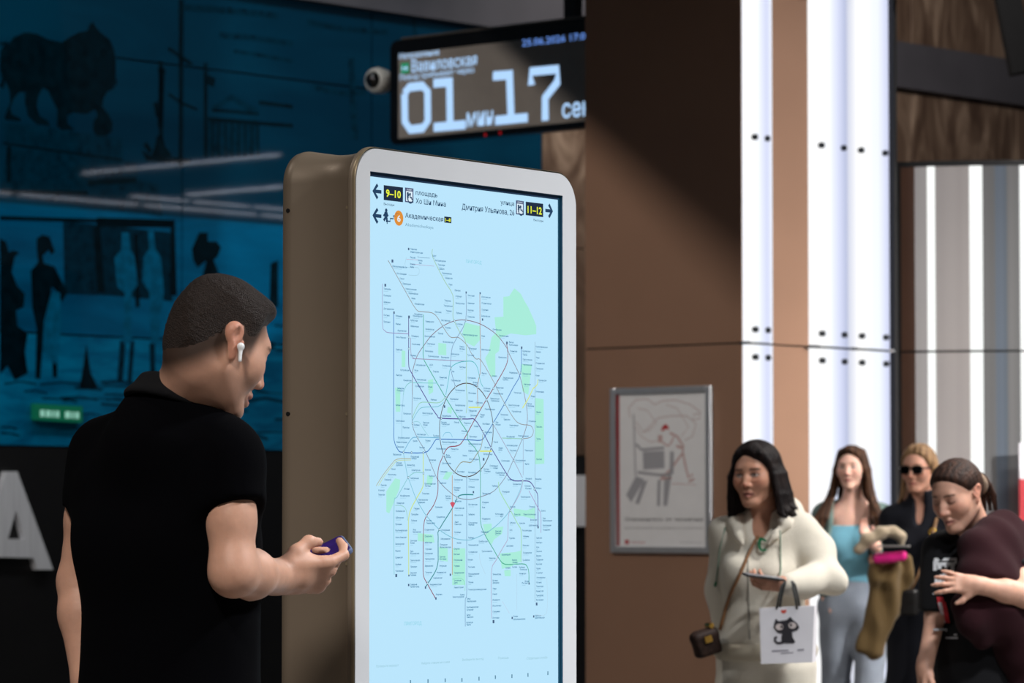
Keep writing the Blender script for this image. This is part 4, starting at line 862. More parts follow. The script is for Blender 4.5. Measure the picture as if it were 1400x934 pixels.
        Q = np.concatenate(Q); Q = Q[(Q >= 0).all(1)]
        for _ in range(smooth):
            A = np.zeros_like(V); C = np.zeros(len(V))
            for i in range(4):
                for j in ((i + 1) % 4, (i - 1) % 4): np.add.at(A, Q[:, i], V[Q[:, j]]); np.add.at(C, Q[:, i], 1)
            V = .5 * V + .5 * A / np.maximum(C, 1)[:, None]
        return V, Q
def skin_mesh(name, V, Q, m, base, parent=None, cols=None):
    o = mobj(name, np.zeros((0, 3)), [], m, parent, (0, 0, 0) if parent else tuple(base))
    me = o.data; v = (V - np.array(base)).astype(np.float32)
    me.vertices.add(len(v)); me.vertices.foreach_set('co', v.ravel())
    me.loops.add(Q.size); me.loops.foreach_set('vertex_index', Q.astype(np.int32).ravel())
    me.polygons.add(len(Q)); me.polygons.foreach_set('loop_start', np.arange(0, Q.size, 4, dtype=np.int32))
    me.update(calc_edges=True); me.validate()
    me.polygons.foreach_set('use_smooth', [True] * len(me.polygons))
    if cols is not None:
        a = me.color_attributes.new('Col', 'FLOAT_COLOR', 'POINT'); c4 = np.ones((len(v), 4), np.float32); c4[:, :3] = cols
        a.data.foreach_set('color', c4.ravel())
    return o
def TR(loc, az=0., pitch=0., roll=0., s=1.0):
    M = Matrix.Translation(Vector(loc)) @ Matrix.Rotation(R(az), 4, 'Z') @ Matrix.Rotation(R(pitch), 4, 'X') @ Matrix.Rotation(R(roll), 4, 'Y') @ Matrix.Scale(s, 4)
    return np.array(M)
def basis(loc, y, z):
    """frame with local y along y and local z near z"""
    y = Vector(y).normalized(); z = Vector(z); z = (z - y * z.dot(y)).normalized(); x = y.cross(z)
    M = np.eye(4); M[:3, 0] = x; M[:3, 1] = y; M[:3, 2] = z; M[:3, 3] = Vector(loc); return M
def loc_of(V, M):
    return (np.c_[V, np.ones(len(V))] @ np.linalg.inv(M).T)[:, :3]
def sstep(a, b, x):
    t = np.clip((x - a) / (b - a), 0, 1); return t * t * (3 - 2 * t)
# ---- head (local: x to the person's right, y forward, z up, origin at the middle of the head)
def head_shape(F_, M, s=1., jaw=1., nose=1., female=True, ylen=1.0, ears=True, lips=1.):
    F_.frame(M, s)
    F_.ell((0, -.010, .034), (.076, .094 * ylen, .083), .02)
    F_.ell((0, .026, -.022), (.060, .064, .088), .03)
    for x in (-1, 1):
        F_.ell((x * .040, .050, -.022), (.026, .030, .028), .03)
        F_.cap((x * .052 * jaw, -.004, -.050), (x * .020, .058, -.098), .017 * jaw, .015, .025)
    F_.ell((0, .070, -.100), (.022 * jaw, .018, .016), .022)
    F_.cap((-.030, .072, .026), (.030, .072, .026), .012 if female else .015, None, .02)
    for x in (-1, 1):
        F_.ell((x * .0315, .099, .004), (.019, .020, .012), .012, 's')
        F_.ell((x * .0315, .072, .004), (.0150, .0150, .0125), .005)
    F_.chain([(0, .083, .012), (0, .094, -.010), (0, .106 * (1 + .02 * (nose - 1)), -.030)], [.0085, .0095 * nose, .0110 * nose], .012)
    for x in (-1, 1):
        F_.ell((x * .0125 * nose, .094, -.036), (.0085, .010, .008), .008)
        F_.ell((x * .007, .100, -.0425), (.0035, .005, .003), .003, 's')
    F_.cap((0, .086, -.040), (0, .087, -.054), .006, .007, .010)
    F_.chain([(-.023, .076, -.066), (-.009, .0885, -.0605), (0, .0900, -.0625), (.009, .0885, -.0605), (.023, .076, -.066)], [.0035, .0062 * lips, .0058 * lips, .0062 * lips, .0035], .006)
    F_.chain([(-.020, .076, -.070), (0, .0885, -.0745), (.020, .076, -.070)], [.004, .0075 * lips, .004], .007)
    F_.chain([(-.025, .080, -.0675), (0, .0960, -.0675), (.025, .080, -.0675)], [.0018, .0022, .0018], .003, 's')
    if ears:
        for x in (-1, 1):
            F_.cap((x * .0745, -.004, -.028), (x * .080, -.018, .018), .0085, .0125, .008)
            F_.ell((x * .080, -.016, .014), (.0075, .0185, .019), .006)
            F_.ell((x * .0885, -.011, .010), (.0070, .0105, .0150), .004, 's'); F_.ell((x * .087, -.003, -.008), (.0065, .0075, .0105), .004, 's'); F_.cap((x * .078, .006, -.006), (x * .077, .006, .004), .0045, .004, .004)
def face_paint(V, M, skin, lip=(150, 84, 78), brow=(58, 44, 38), iris=(60, 46, 40), eyes_open=True, blush=.25, stubble=0., makeup=0.):
    p = loc_of(V, M); x, y, z = p[:, 0], p[:, 1], p[:, 2]; ax = np.abs(x)
    sk = np.array(lin(skin)); C = np.tile(sk, (len(V), 1)).astype(np.float64)
    head = (z > -.14) & (z < .14) & (np.abs(y) < .14) & (ax < .11)
    def mix(w, c): nonlocal C; w = np.where(head, w, 0)[:, None]; C = C * (1 - w) + np.array(lin(c)) * w
    red = (min(255, skin[0] * 1.02), skin[1] * .78, skin[2] * .74)
    mix(blush * sstep(.04, .0, np.hypot(ax - .042, (z + .022) * 1.1)) * (y > .03), red)
    mix(.5 * sstep(.016, .004, np.hypot(x, z + .034)) * (y > .09), red); mix(.35 * (ax > .077), red)
    if stubble: mix(stubble * sstep(-.035, -.06, z) * sstep(-.02, .01, y), (96, 74, 62))
    arch = z - (.0290 - .10 * (ax - .030) ** 2 / .02 - .003)
    mix(.9 * sstep(.0045, .0020, np.abs(arch)) * sstep(.012, .016, ax) * sstep(.054, .046, ax) * (y > .04), brow)
    ez = (z - .0035) / (.0065 if eyes_open else .003); exx = (ax - .0315) / .0145; er = ez ** 2 + exx ** 2
    fr = (y > .06)
    if eyes_open:
        mix(.85 * sstep(1.15, .8, er) * fr, (206, 196, 190)); ir = np.hypot(ax - .0315 + .0, z - .0045); mix(sstep(.0062, .0045, ir) * fr * (er < 1.1), iris)
        mix(.9 * sstep(.0030, .0014, np.abs(z - (.0105 - .012 * exx ** 2 * .5))) * (np.abs(exx) < 1.15) * fr, (34, 26, 24))
        if makeup: mix(makeup * sstep(2.6, 1.0, er) * fr * (z > .003), (92, 66, 60))
    else:
        mix(.8 * sstep(.0030, .0012, np.abs(z - (-.003 + .004 * exx ** 2))) * (np.abs(exx) < 1.1) * fr, (60, 42, 38)); mix(.35 * sstep(1.8, .6, ((z - .004) / .012) ** 2 + exx ** 2) * fr, (150, 108, 96))
    lz = (z + .0675); lw = sstep(.026, .018, ax) * (y > .068)
    mix(.75 * lw * sstep(.0115 - .2 * ax, .0085 - .2 * ax, np.abs(lz)), lip); mix(.8 * lw * sstep(.0020, .0008, np.abs(lz)), (84, 44, 42))
    mix(.8 * sstep(.0045, .002, np.hypot(ax - .007, z + .0425)) * (y > .08), (80, 48, 44))
    return C
# ---- hand (local: y along the fingers, z = back of the hand, x*side = thumb side, origin at the wrist)
def hand_shape(F_, M, side=1, curl=(30, 40, 30), spread=.06, thumb=((.034, .030, -.012), (.050, .058, -.018), (.046, .084, -.026)), s=1., each=None):
    F_.frame(M, 1.0); q = lambda a: (a[0] * side * s, a[1] * s, a[2] * s)
    F_.box(q((.002, .046, 0)), (.036 * s, .044 * s, .013 * s), .012 * s, .012)
    F_.cap((0, -.02 * s, 0), q((0, .03, 0)), .026 * s, .024 * s, .02)
    F_.ell(q((.022, .030, -.010)), (.020 * s, .032 * s, .016 * s), .012)
    for i, (fx, fy, ln) in enumerate(((.029, .084, .070), (.0095, .089, .078), (-.0100, .085, .072), (-.028, .076, .058))):
        cu = each[i] if each else curl
        p = np.array((fx, fy, .001)); th = 0.; pts = [p - np.array((0, .015, 0)), p]; sp = spread * (1.2 - i * .8)
        for j, fr in enumerate((.46, .30, .24)):
            th += R(cu[j]); p = p + ln * fr * np.array((sp * math.cos(th), math.cos(th), -math.sin(th))); pts.append(p)
        rr = [.0100, .0098, .0090, .0082, .0068]; rr = [r * (1. if i < 3 else .88) * s for r in rr]
        F_.chain([q(t) for t in pts], rr, .0035)
    F_.chain([q((.018, .012, -.006))] + [q(t) for t in thumb], [.014 * s, .0125 * s, .0105 * s, .0080 * s], .008)
# ---- body (local: metres of a 1.75 m person; x right, y forward, z up)
def torso_shape(F_, M, s, g=0., female=True, k=.06, sw=.165):
    F_.frame(M, s)
    if female:
        F_.ell((0, -.005, .94), (.168 + g, .118 + g, .135), k); F_.ell((0, .0, 1.10), (.125 + g, .095 + g, .16), k); F_.ell((0, .005, 1.27), (.145 + g, .102 + g, .17), k)
        for x in (-1, 1): F_.ell((x * .068, .075 + g * .5, 1.26), (.062 + g * .5, .052 + g * .5, .062 + g * .4), .04)
        F_.cap((-.135, -.008, 1.405), (.135, -.008, 1.405), .050 + g, None, k)
        for x in (-1, 1): F_.cap((x * .10, -.012, 1.415), (0, -.022, 1.475), .040 + g, .042 + g, .05)
    else:
        F_.ell((0, 0, .95), (.165 + g, .120 + g, .14), k); F_.ell((0, .01, 1.10), (.150 + g, .112 + g, .17), k); F_.ell((0, .01, 1.30), (.172 + g, .118 + g, .19), k)
        F_.ell((0, -.03, 1.34), (.165 + g, .095 + g, .13), k)
        F_.cap((-sw, -.012, 1.415), (sw, -.012, 1.415), .054 + g, None, k)
        for x in (-1, 1): F_.cap((x * sw * .8, -.02, 1.43), (0, -.03, 1.495), .046 + g, .046 + g, .05)
def leg_shape(F_, M, s, g=0., step=0., k=.03, flare=0.):
    F_.frame(M, s)
    for x in (-1, 1):
        dy_ = step * x
        F_.cap((x * .085, 0, .90), (x * .095, .01 + dy_ * .5, .50), .088 + g, .060 + g, .05); F_.cap((x * .095, .01 + dy_ * .5, .50), (x * .098, -.02 + dy_, .10), .060 + g, .040 + g + flare, k)
def foot_shape(F_, M, s, x, step=0., g=0.):
    F_.frame(M, s); dy_ = step * x
    F_.cap((x * .098, -.045 + dy_, .040), (x * .110, .135 + dy_, .030), .040 + g, .030 + g, .02); F_.cap((x * .098, -.03 + dy_, .06), (x * .098, -.02 + dy_, .12), .042 + g, .042 + g, .02); F_.half((0, 0, -1), -.0)
def folds(amp, fx=22., fz=16., ph=0.):
    """soft cloth folds"""
    def fn(x, y, z):
        a = np.sin(fz * z + 5 * np.sin(7 * x + ph) + 3.1 * np.sin(6 * y - 4 * z) + ph); b = np.sin(fx * (x + y) + 4 * np.sin(9 * z + ph) + 2 * ph)
        return amp * (.6 * a + .4 * b)
    return fn
M_cloth = {}
def cloth(name, col, rough=.85, bump=.25, bscale=500, sheen=.15, var=.05):
    return mat(name, col, rough, var=var, vscale=9, bump=bump, bscale=bscale, spec=.2, sheen=sheen)
M_skin = mat('skin', (200, 150, 125), .52, var=.05, vscale=60, attr='Col', sss=.12, bump=.03, bscale=250, spec=.35)
M_hairm = mat('hair', (40, 30, 26), .55, var=.35, vscale=110, attr='Col', bump=.6, bscale=160, spec=.18, stretch=(1, 1, .12))
M_shorth = mat('short_hair', (40, 30, 26), .6, var=.4, vscale=260, attr='Col', bump=.8, bscale=420, spec=.25)
def hair_cols(n, V, c0, c1, seed=0):
    """strand-wise mix of two browns"""
    w = .5 + .5 * np.sin(V[:, 0] * 210 + 3 * np.sin(V[:, 1] * 90 + seed) + 1.2 * np.sin(V[:, 2] * 14 + seed)); w = w[:, None]
    return np.array(lin(c0)) * (1 - w) + np.array(lin(c1)) * w
# ================================================================== THE MAN IN BLACK
D = 6.72
s = 1.02; base = at(230, 800, D); base.z = 0.; base = np.array(base)
MBd = TR(base, -35, s=s)
HM = TR(at(297, 474, 6.64), -56, -22, -3)
rsh, rel, rwr = at(312, 622, 6.60), at(319, 783, 6.56), at(380, 789, 6.76)
lsh, lel, lwr = at(138, 622, 6.84), at(107, 795, 6.86), at(121, 945, 6.80)
nk = np.array(at(238, 552, 6.70)); hb = (HM @ np.array((0, -.028, -.050, 1)))[:3]
HN = basis(np.array(rwr) + np.array((.004, .012, .0)), (.86, .50, .03), (.42, -.66, -.62))
hlo = np.array(rwr) - .05; hhi = np.array(rwr) + np.array((.17, .17, .10))
hc = HM[:3, 3]
F1 = Fld(base + [-.42, -.32, 0.], base + [.46, .42, 1.92], .011, [(hc - .15, hc + .15, .0033), (hlo, hhi, .0036)])
head_shape(F1, HM, 1., jaw=1.0, female=False, ylen=.97, nose=.9); F1.ell((0, -.048, -.012), (.060, .050, .060), .03)
F1.frame(); F1.cap(hb, nk, .050, .056, .03)
torso_shape(F1, MBd, s, -.014, False, sw=.13); leg_shape(F1, MBd, s, -.004)
F1.frame(); F1.chain([rsh, np.array(rsh) * .45 + np.array(rel) * .55, rel], [.048, .043, .039], .02)
F1.chain([rel, np.array(rel) * .62 + np.array(rwr) * .38, rwr], [.039, .041, .031], .03)
F1.chain([lsh, np.array(lsh) * .5 + np.array(lel) * .5, lel], [.052, .044, .037], .02); F1.chain([lel, np.array(lel) * .7 + np.array(lwr) * .3, lwr], [.037, .041, .028], .02)
hand_shape(F1, HN, -1, s=1.12, each=((24, 44, 24), (50, 68, 40), (60, 74, 44), (66, 74, 44)), thumb=((.036, .026, -.018), (.046, .052, -.032), (.038, .076, -.040)))
LH = basis(lwr, (.02, .02, -1), (-.8, -.5, 0)); hand_shape(F1, LH, 1, curl=(20, 30, 20))
for x in (-1, 1): foot_shape(F1, MBd, s, x) if False else F1.frame(MBd, s).cap((x * .098, -.03, .05), (x * .11, .12, .03), .034, .028, .02)
V, Q = F1.mesh(1)
SK1 = (192, 146, 123)
C = face_paint(V, HM, SK1, lip=(170, 104, 90), brow=(60, 46, 38), eyes_open=False, stubble=.28, blush=.15)
pl = loc_of(V, HM)
HZ = ([-.12, -.085, -.03, .0, .018, .03, .045, .07, .09], [-.094, -.086, -.030, .010, -.012, -.006, .040, .074, .088])
wv = sstep(-.040, .024, pl[:, 2] - np.interp(pl[:, 1], *HZ)) * (pl[:, 2] > -.12) * ~((np.abs(pl[:, 0]) > .0755) & (pl[:, 1] > -.042)) * (np.abs(pl[:, 0]) < .10) * (pl[:, 1] < .10)
wv = (wv * .97)[:, None]; C = C * (1 - wv) + np.array(lin((50, 38, 31))) * wv
man = skin_mesh('person', V, Q, M_skin, base, cols=C)
tag(man, 'man in a black polo shirt seen from behind, looking down at his phone', 'person')
# cropped hair, fading out at the nape and temples
FH = Fld(hc - .15, hc + .16, .0032)
def thick(L):
    x, y, z = L
    zl = np.interp(y.ravel(), [-.12, -.085, -.03, .0, .018, .03, .045, .07, .09], [-.094, -.086, -.030, .010, -.012, -.006, .040, .074, .088]).reshape(y.shape)
    t = sstep(-.012, .055, z - zl); top = sstep(.03, .10, z + .35 * y)
    n_ = .0006 * np.sin(x * 420 + 3 * np.sin(y * 160)) * np.sin(y * 380 + z * 200) + .0005 * np.sin(z * 520 + x * 300)
    return .004 - .0045 * t * 1.6 - .011 * top * t + n_ * t
FH.frame(HM); FH.ell((0, -.010, .034), (.076, .094 * .97, .083), 0, warp=thick); FH.ell((0, -.048, -.012), (.060, .050, .060), .02, warp=thick); FH.ell((.004, .052, .092), (.050, .030, .018), .03)
Vh, Qh = FH.mesh(1); ph = loc_of(Vh, HM)
w = sstep(.0, .06, ph[:, 2] - np.interp(ph[:, 1], [-.12, -.085, -.03, .0, .018, .03, .045, .07, .09], [-.094, -.086, -.030, .010, -.012, -.006, .040, .074, .088]))[:, None]
ch = np.array(lin((56, 43, 35))) * (1 - w) + np.array(lin((36, 25, 19))) * w
ha = skin_mesh('hair', Vh, Qh, M_shorth, base, man, ch); ha['label'] = 'short dark brown hair fading at the nape'
# black polo shirt with folded collar
FS = Fld(base + [-.42, -.32, .80], base + [.46, .38, 1.70], .0085)
torso_shape(FS, MBd, s, .006, False, .06, sw=.13)
FS.frame(MBd, s); FS.ell((0, .0, .98), (.158, .13, .20), .08); FS.ell((0, .0, .88), (.166, .135, .16), .06); FS.ell((0, .0, 1.2), (.154, .122, .20), .08)
FS.frame()
FS.cap(rsh, np.array(rsh) * .58 + np.array(rel) * .42 + np.array((.006, 0, 0)), .056, .060, .05, cut=True)
FS.cap(lsh, np.array(lsh) * .58 + np.array(lel) * .42, .056, .054, .05, cut=True)
FS.cap(at(208, 574, 6.74), at(152, 612, 6.83), .046, .05, .06); FS.cap(at(270, 571, 6.66), at(322, 626, 6.60), .042, .045, .05)
FS.add(folds(.0035, 26, 14, .7))
FS.frame(MBd, s); FS.half((0, 0, -1), -.84)
ax_ = Vector((.26, .22, .94)).normalized(); CB = basis(at(243, 536, 6.70), Vector((.57, .82, 0)), ax_)
CB[:3, 0] *= 1; zz = np.array(ax_); yy_ = np.array(Vector((.57, .82, 0)) - ax_ * ax_.dot(Vector((.57, .82, 0)))); yy_ /= np.linalg.norm(yy_); CB[:3, 1] = yy_; CB[:3, 2] = zz; CB[:3, 0] = np.cross(yy_, zz)
FS.frame(CB); FS.cap((0, 0, -.11), (0, 0, -.016), .098, .070, .06); FS.cap((0, 0, .01), (0, 0, .12), .058, .066, 0, 's')
V, Q = FS.mesh(1); sh = skin_mesh('polo_shirt', V, Q, cloth('black_cotton', (3, 3, 5), .95, .15, 700, .0), base, man)
MATS['black_cotton'].node_tree.nodes['Principled BSDF'].inputs['Specular IOR Level'].default_value = .04
FC = Fld(nk - .16, nk + .16, .005)
FC.frame(CB)
for i, (r_, z_) in enumerate(((.066, .0), (.069, -.010), (.073, -.020), (.079, -.030), (.086, -.038))): FC.torus((0, 0, z_ + .008), r_, r_ * 1.05, .0068, .012)
V, Q = FC.mesh(1); skin_mesh('collar', V, Q, cloth('black_rib', (8, 8, 11), .9, .3, 900, .0), base, sh)
FT = Fld(base + [-.36, -.32, .06], base + [.36, .36, 1.06], .012); torso_shape(FT, MBd, s, .004, False); leg_shape(FT, MBd, s, .016, flare=.02); FT.frame(MBd, s); FT.half((0, 0, 1), .98); FT.half((0, 0, -1), -.08); FT.add(folds(.004, 20, 22))
V, Q = FT.mesh(1); skin_mesh('trousers', V, Q, cloth('charcoal_denim', (20, 20, 24)), base, man)
def shoes(M, s_, base_, par, m, step=0.):
    for x in (-1, 1):
        c = (M @ np.array((x * .1, .05 + step * x, .05, 1)))[:3]
        f_ = Fld(c - .24, c + .24, .010); f_.frame(); foot_shape(f_, M, s_, x, step, .010); V, Q = f_.mesh(1); skin_mesh('shoe', V, Q, m, base_, par)
shoes(MBd, s, base, man, cloth('black_leather', (18, 17, 17), .5, .05))
# white earbud in the right ear
ep = (HM @ np.array((.088, .000, -.008, 1)))[:3]; ed = HM[:3, :3] @ np.array((.12, .22, -1.)); ed = ed / np.linalg.norm(ed)
M_bud = mat('earbud_white', (226, 226, 226), .25, var=0)
FE = Fld(ep - .045, ep + .045, .0016); FE.frame(); FE.ell(ep, (.0072, .0072, .0072), .004); FE.cap(ep + ed * .004, ep + ed * .026, .0038, .0034, .004)
V, Q = FE.mesh(1); eb = skin_mesh('earbud', V, Q, M_bud, ep); tag(eb, 'white wireless earbud in the ear of the man in black', 'earbud')
# phone in the man's right hand
nn = Vector((-.4, -.48, .78)).normalized(); Lx = Vector((.90, .14, .45)).normalized()
PM = basis(at(427, 767, 6.85), Lx, nn)
phn = bpy.data.objects.new('smartphone', None); COL.objects.link(phn); phn.matrix_world = Matrix(PM.tolist()); tag(phn, 'smartphone in a violet case held by the man in black', 'smartphone')
def slab(w, l, t, r, z0):
    o_ = rrect(-w / 2, w / 2, -l / 2, l / 2, r, 5); n_ = len(o_)
    return [(x, y, z0) for x, y in o_] + [(x, y, z0 + t) for x, y in o_], [tuple(range(n_ - 1, -1, -1)), tuple(range(n_, 2 * n_))] + [(i, (i + 1) % n_, n_ + (i + 1) % n_, n_ + i) for i in range(n_)]
v, f = slab(.074, .150, .009, .011, -.005); bevel(mobj('case', v, f, mat('phone_case', (92, 104, 136), .3), phn), .002, 2)
v, f = slab(.067, .143, .0008, .008, .0042); mobj('display', v, f, mat('phone_screen', (30, 16, 70), .45, emit=(70, 40, 130), es=.2, spec=.1, var=.5, vscale=30), phn)
# ================================================================== THE WOMAN IN THE CREAM TRACKSUIT
def person_cols(V, HM_, skin, extra=None, **kw):
    return face_paint(V, HM_, skin, **kw)
def lock(F_, pts, r0, r1, k=.006):
    n_ = len(pts); F_.chain(pts, [r0 + (r1 - r0) * i / (n_ - 1) for i in range(n_)], k)
from mathutils.bvhtree import BVHTree
def bvh(V, Q): return BVHTree.FromPolygons([tuple(p) for p in V.tolist()], [tuple(q) for q in Q.tolist()])
def surf(B, px, py, off, dep):
    """point on a garment under a pixel, lifted off it"""
    d = ray(px, py).normalized(); h = B.ray_cast(Vector((0, 0, CAMZ)), d)
    if h[0] is None: return np.array(at(px, py, dep))
    return np.array(h[0] + h[1].normalized() * off * (1 if h[1].dot(d) < 0 else -1))
def hx(HM_, p): return (HM_ @ np.array((*p, 1.)))[:3]
DW = 13.2
base = at(1046, 800, DW); base.z = 0; base = np.array(base); s = .935
MW = TR(base, 158, s=s); HW = TR(at(1034, 650, DW - .04), 152, -3, 2, .96)
hc = HW[:3, 3]; nkb = hx(MW, (0, -.02, 1.47)); hbm = hx(HW, (0, -.03, -.05))
sl_, el_, wr_ = at(1100, 724, DW - .02), at(1134, 790, DW - .12), at(1074, 799, DW - .26)      # her left arm, on the picture's right
sr_, er_, wq_ = at(992, 726, DW + .06), at(986, 808, DW + .10), at(992, 884, DW + .06)
HNW = basis(np.array(wr_), (-.96, -.2, .06), (.15, -.55, -.8))
F2 = Fld(base + [-.36, -.40, 0], base + [.40, .34, 1.72], .011, [(hc - .14, hc + .13, .0034), (np.array(wr_) - [.14, .06, .05], np.array(wr_) + [.03, .06, .05], .0042)])
head_shape(F2, HW, .96, jaw=.95, ears=False); F2.frame(); F2.cap(hbm, nkb, .050, .054, .03)
torso_shape(F2, MW, s, -.012); leg_shape(F2, MW, s, -.006, .10)
F2.frame(); F2.chain([sl_, el_, wr_], [.042, .036, .026], .02); F2.chain([sr_, er_, wq_], [.042, .036, .026], .02)
hand_shape(F2, HNW, -1, curl=(28, 42, 26), s=.94, thumb=((.036, .030, -.016), (.040, .056, -.034), (.028, .078, -.040))); hand_shape(F2, basis(wq_, (.03, -.05, -1), (-.8, -.3, 0)), -1, curl=(25, 40, 30), s=.92)
for x in (-1, 1): F2.frame(MW, s).cap((x * .098, -.03 + .1 * x, .05), (x * .11, .12 + .1 * x, .03), .032, .026, .02)
V, Q = F2.mesh(1)
C = person_cols(V, HW, (190, 140, 116), lip=(150, 84, 80), brow=(52, 38, 34), iris=(30, 22, 20), makeup=.6, blush=.3)
wom = skin_mesh('person', V, Q, M_skin, base, cols=C); tag(wom, 'woman with dark bob walking in a cream hooded tracksuit, phone in hand', 'person')
# dark bob with a side parting
FHw = Fld(hc - [.17, .17, .19], hc + [.17, .17, .15], .0042); FHw.frame(HW, .96)
def capw(L):
    x, y, z = L
    zl = np.interp(y.ravel(), [-.12, .0, .03, .055, .075, .1], [-.10, -.07, .0, .045, .072, .085]).reshape(y.shape)
    zl = zl + .028 * np.clip(x / .05, -.5, 1) * (y > .02)
    return .006 - .024 * sstep(-.005, .03, z - zl)
FHw.ell((0, -.010, .034), (.076, .094, .083), 0, warp=capw)
random.seed(11)
for i in range(96):
    a = R(-115 + 230 * (i % 32) / 31 + random.uniform(-4, 4)); lay = (i // 32) * .6           # around the back of the head
    rx, ry = .083 + .010 * lay, .098 + .008 * lay
    top = (rx * .72 * math.sin(a), -.012 - ry * .75 * math.cos(a), .085 - .02 * lay); mid = (rx * math.sin(a) * 1.05, -.012 - ry * math.cos(a), .0)
    fl = 1.12 + random.uniform(-.06, .10) + (.22 if math.sin(a) < -.2 else 0.); end = (rx * fl * math.sin(a), -.010 - ry * fl * math.cos(a) * .95, -.135 + random.uniform(-.015, .02) + (.03 if abs(a) < R(40) else 0)); tip = (end[0] * (1.12 if math.sin(a) < -.2 else .93), end[1] * .95, end[2] - .012)
    lock(FHw, [top, mid, ((mid[0] + end[0]) / 2 * 1.03, (mid[1] + end[1]) / 2, -.075), end, tip], .0125, .006, .006)
for i in range(7):                                                                    # swept fringe on her left side
    t = i / 6; lock(FHw, [(-.012, .045 + .02 * t, .118 - .02 * t), (-.050, .062 - .012 * t, .082 - .012 * t), (-.080, .028 - .03 * t, .020 - .02 * t), (-.086, .000 - .03 * t, -.06)], .013, .012, .008)
for i in range(5):
    t = i / 4; lock(FHw, [(.0, .045 + .018 * t, .118 - .02 * t), (.040, .062 - .012 * t, .088 - .014 * t), (.072, .032 - .03 * t, .030 - .02 * t), (.080, .004 - .03 * t, -.05), (.078, .004 - .03 * t, -.125)], .013, .010, .008)
V, Q = FHw.mesh(1); skin_mesh('hair', V, Q, M_hairm, base, wom, hair_cols(len(V), V, (15, 10, 12), (27, 18, 17)))
M_cream = cloth('cream_fleece', (226, 219, 204), .95, .35, 260, .2)
FJ = Fld(base + [-.36, -.40, .84], base + [.40, .34, 1.56], .0085)
torso_shape(FJ, MW, s, .018, True, .06); FJ.frame(MW, s); FJ.ell((0, .01, 1.02), (.160, .130, .13), .06); FJ.cap((-.10, .01, .935), (.10, .01, .935), .10, None, .05)
FJ.frame(); FJ.chain([sl_, np.array(sl_) * .5 + np.array(el_) * .5, np.array(el_) + [.004, 0, -.004]], [.056, .058, .056], .04); FJ.chain([np.array(el_) + [.004, 0, -.004], np.array(el_) * .5 + np.array(wr_) * .5, np.array(wr_) + [.012, 0, 0]], [.056, .054, .042], .03)
FJ.chain([sr_, er_, np.array(wq_) + [0, 0, .02]], [.054, .050, .042], .04)
FJ.add(folds(.008, 26, 19, 1.3)); FJ.frame(MW, s); FJ.half((0, 0, -1), -.945)
FJ.frame(MW, s); FJ.ell((0, .13, 1.47), (.046, .13, .092), .02, 's'); FJ.cap((0, -.02, 1.44), (0, 0, 1.60), .056, .070, .01, 's')
V, Q = FJ.mesh(1); jk = skin_mesh('hooded_jacket', V, Q, M_cream, base, wom); VJ, QJ = V, Q
FHd = Fld(base + [-.30, -.26, 1.22], base + [.34, .34, 1.60], .0075)                     # hood lying on the shoulders, its edges run down to the zip
FHd.frame(MW, s)
for x in (-1, 1): FHd.chain([(x * .052, .118, 1.372), (x * .072, .100, 1.405), (x * .098, .055, 1.452), (x * .105, -.03, 1.485), (x * .06, -.10, 1.495), (0, -.118, 1.49)], [.006, .012, .024, .036, .050, .056], .03)
FHd.ell((0, -.115, 1.44), (.12, .07, .085), .04); FHd.add(folds(.004, 24, 20, 2.))
V, Q = FHd.mesh(1); skin_mesh('hood', V, Q, M_cream, base, jk); BV = bvh(np.r_[VJ, V], np.r_[QJ, Q + len(VJ)])
FB_ = Fld(base + [-.30, -.30, .84], base + [.34, .30, .95], .008); FB_.frame(MW, s)      # ribbed hem band
FB_.torus((0, .0, .948), .178, .138, .022, .01); FB_.torus((0, .0, .972), .184, .144, .022, .02); V, Q = FB_.mesh(1); skin_mesh('hem_band', V, Q, cloth('cream_rib', (200, 190, 170), .95, .6, 300), base, jk)
# zip, drawstrings, letter
def on_front(px, py, dep): return np.array(at(px, py, dep))
b_ = MB(); b_.tube([surf(BV, 1022 + 3 * t, 756 + 118 * t, .001, DW) for t in np.linspace(0, 1, 12)], .0028); b_.v = [tuple(np.array(q) - base) for q in b_.v]; b_.build('zip', mat('zip_grey', (150, 148, 140), .4, metal=.3), jk)
for nm, P_s in (('drawstring', [(1066, 726), (1067, 745), (1067, 780), (1066, 796)]), ('drawstring', [(992, 722), (985, 750), (982, 780), (980, 796)])):
    b_ = MB(); b_.tube([surf(BV, x, y, .004, DW) for x, y in P_s], .0028); b_.v = [tuple(np.array(q) - base) for q in b_.v]; st_o = b_.build(nm, mat('string_green_grey', (120, 140, 124), .8), jk, smooth=True)
    b_ = MB(); e_ = P_s[-1]; b_.tube([surf(BV, e_[0], e_[1], .005, DW), surf(BV, e_[0], e_[1], .005, DW) + np.array((-.004, 0, -.016))], .0045); b_.v = [tuple(np.array(q) - base) for q in b_.v]; b_.build('drawstring_tip', mat('tip_green', (20, 120, 80), .6), st_o)
b_ = MB(); 
b_.stroke([(1045 + 5.2 * math.cos(t), -747 + 7.4 * math.sin(t)) for t in np.linspace(R(48), R(312), 22)], 3.2, 0)
b_.v = [tuple(surf(BV, q[0], -q[2], .012, DW) - base) for q in b_.v]; o = b_.build('chest_letter', mat('letter_green', (16, 116, 72), .8), jk)
so = o.modifiers.new('s', 'SOLIDIFY'); so.thickness = .004
FP = Fld(base + [-.32, -.34, .05], base + [.32, .32, 1.0], .011); torso_shape(FP, MW, s, .006); leg_shape(FP, MW, s, .026, .10, .04, .01); FP.frame(MW, s); FP.half((0, 0, 1), .955); FP.half((0, 0, -1), -.075); FP.add(folds(.006, 18, 16, .4))
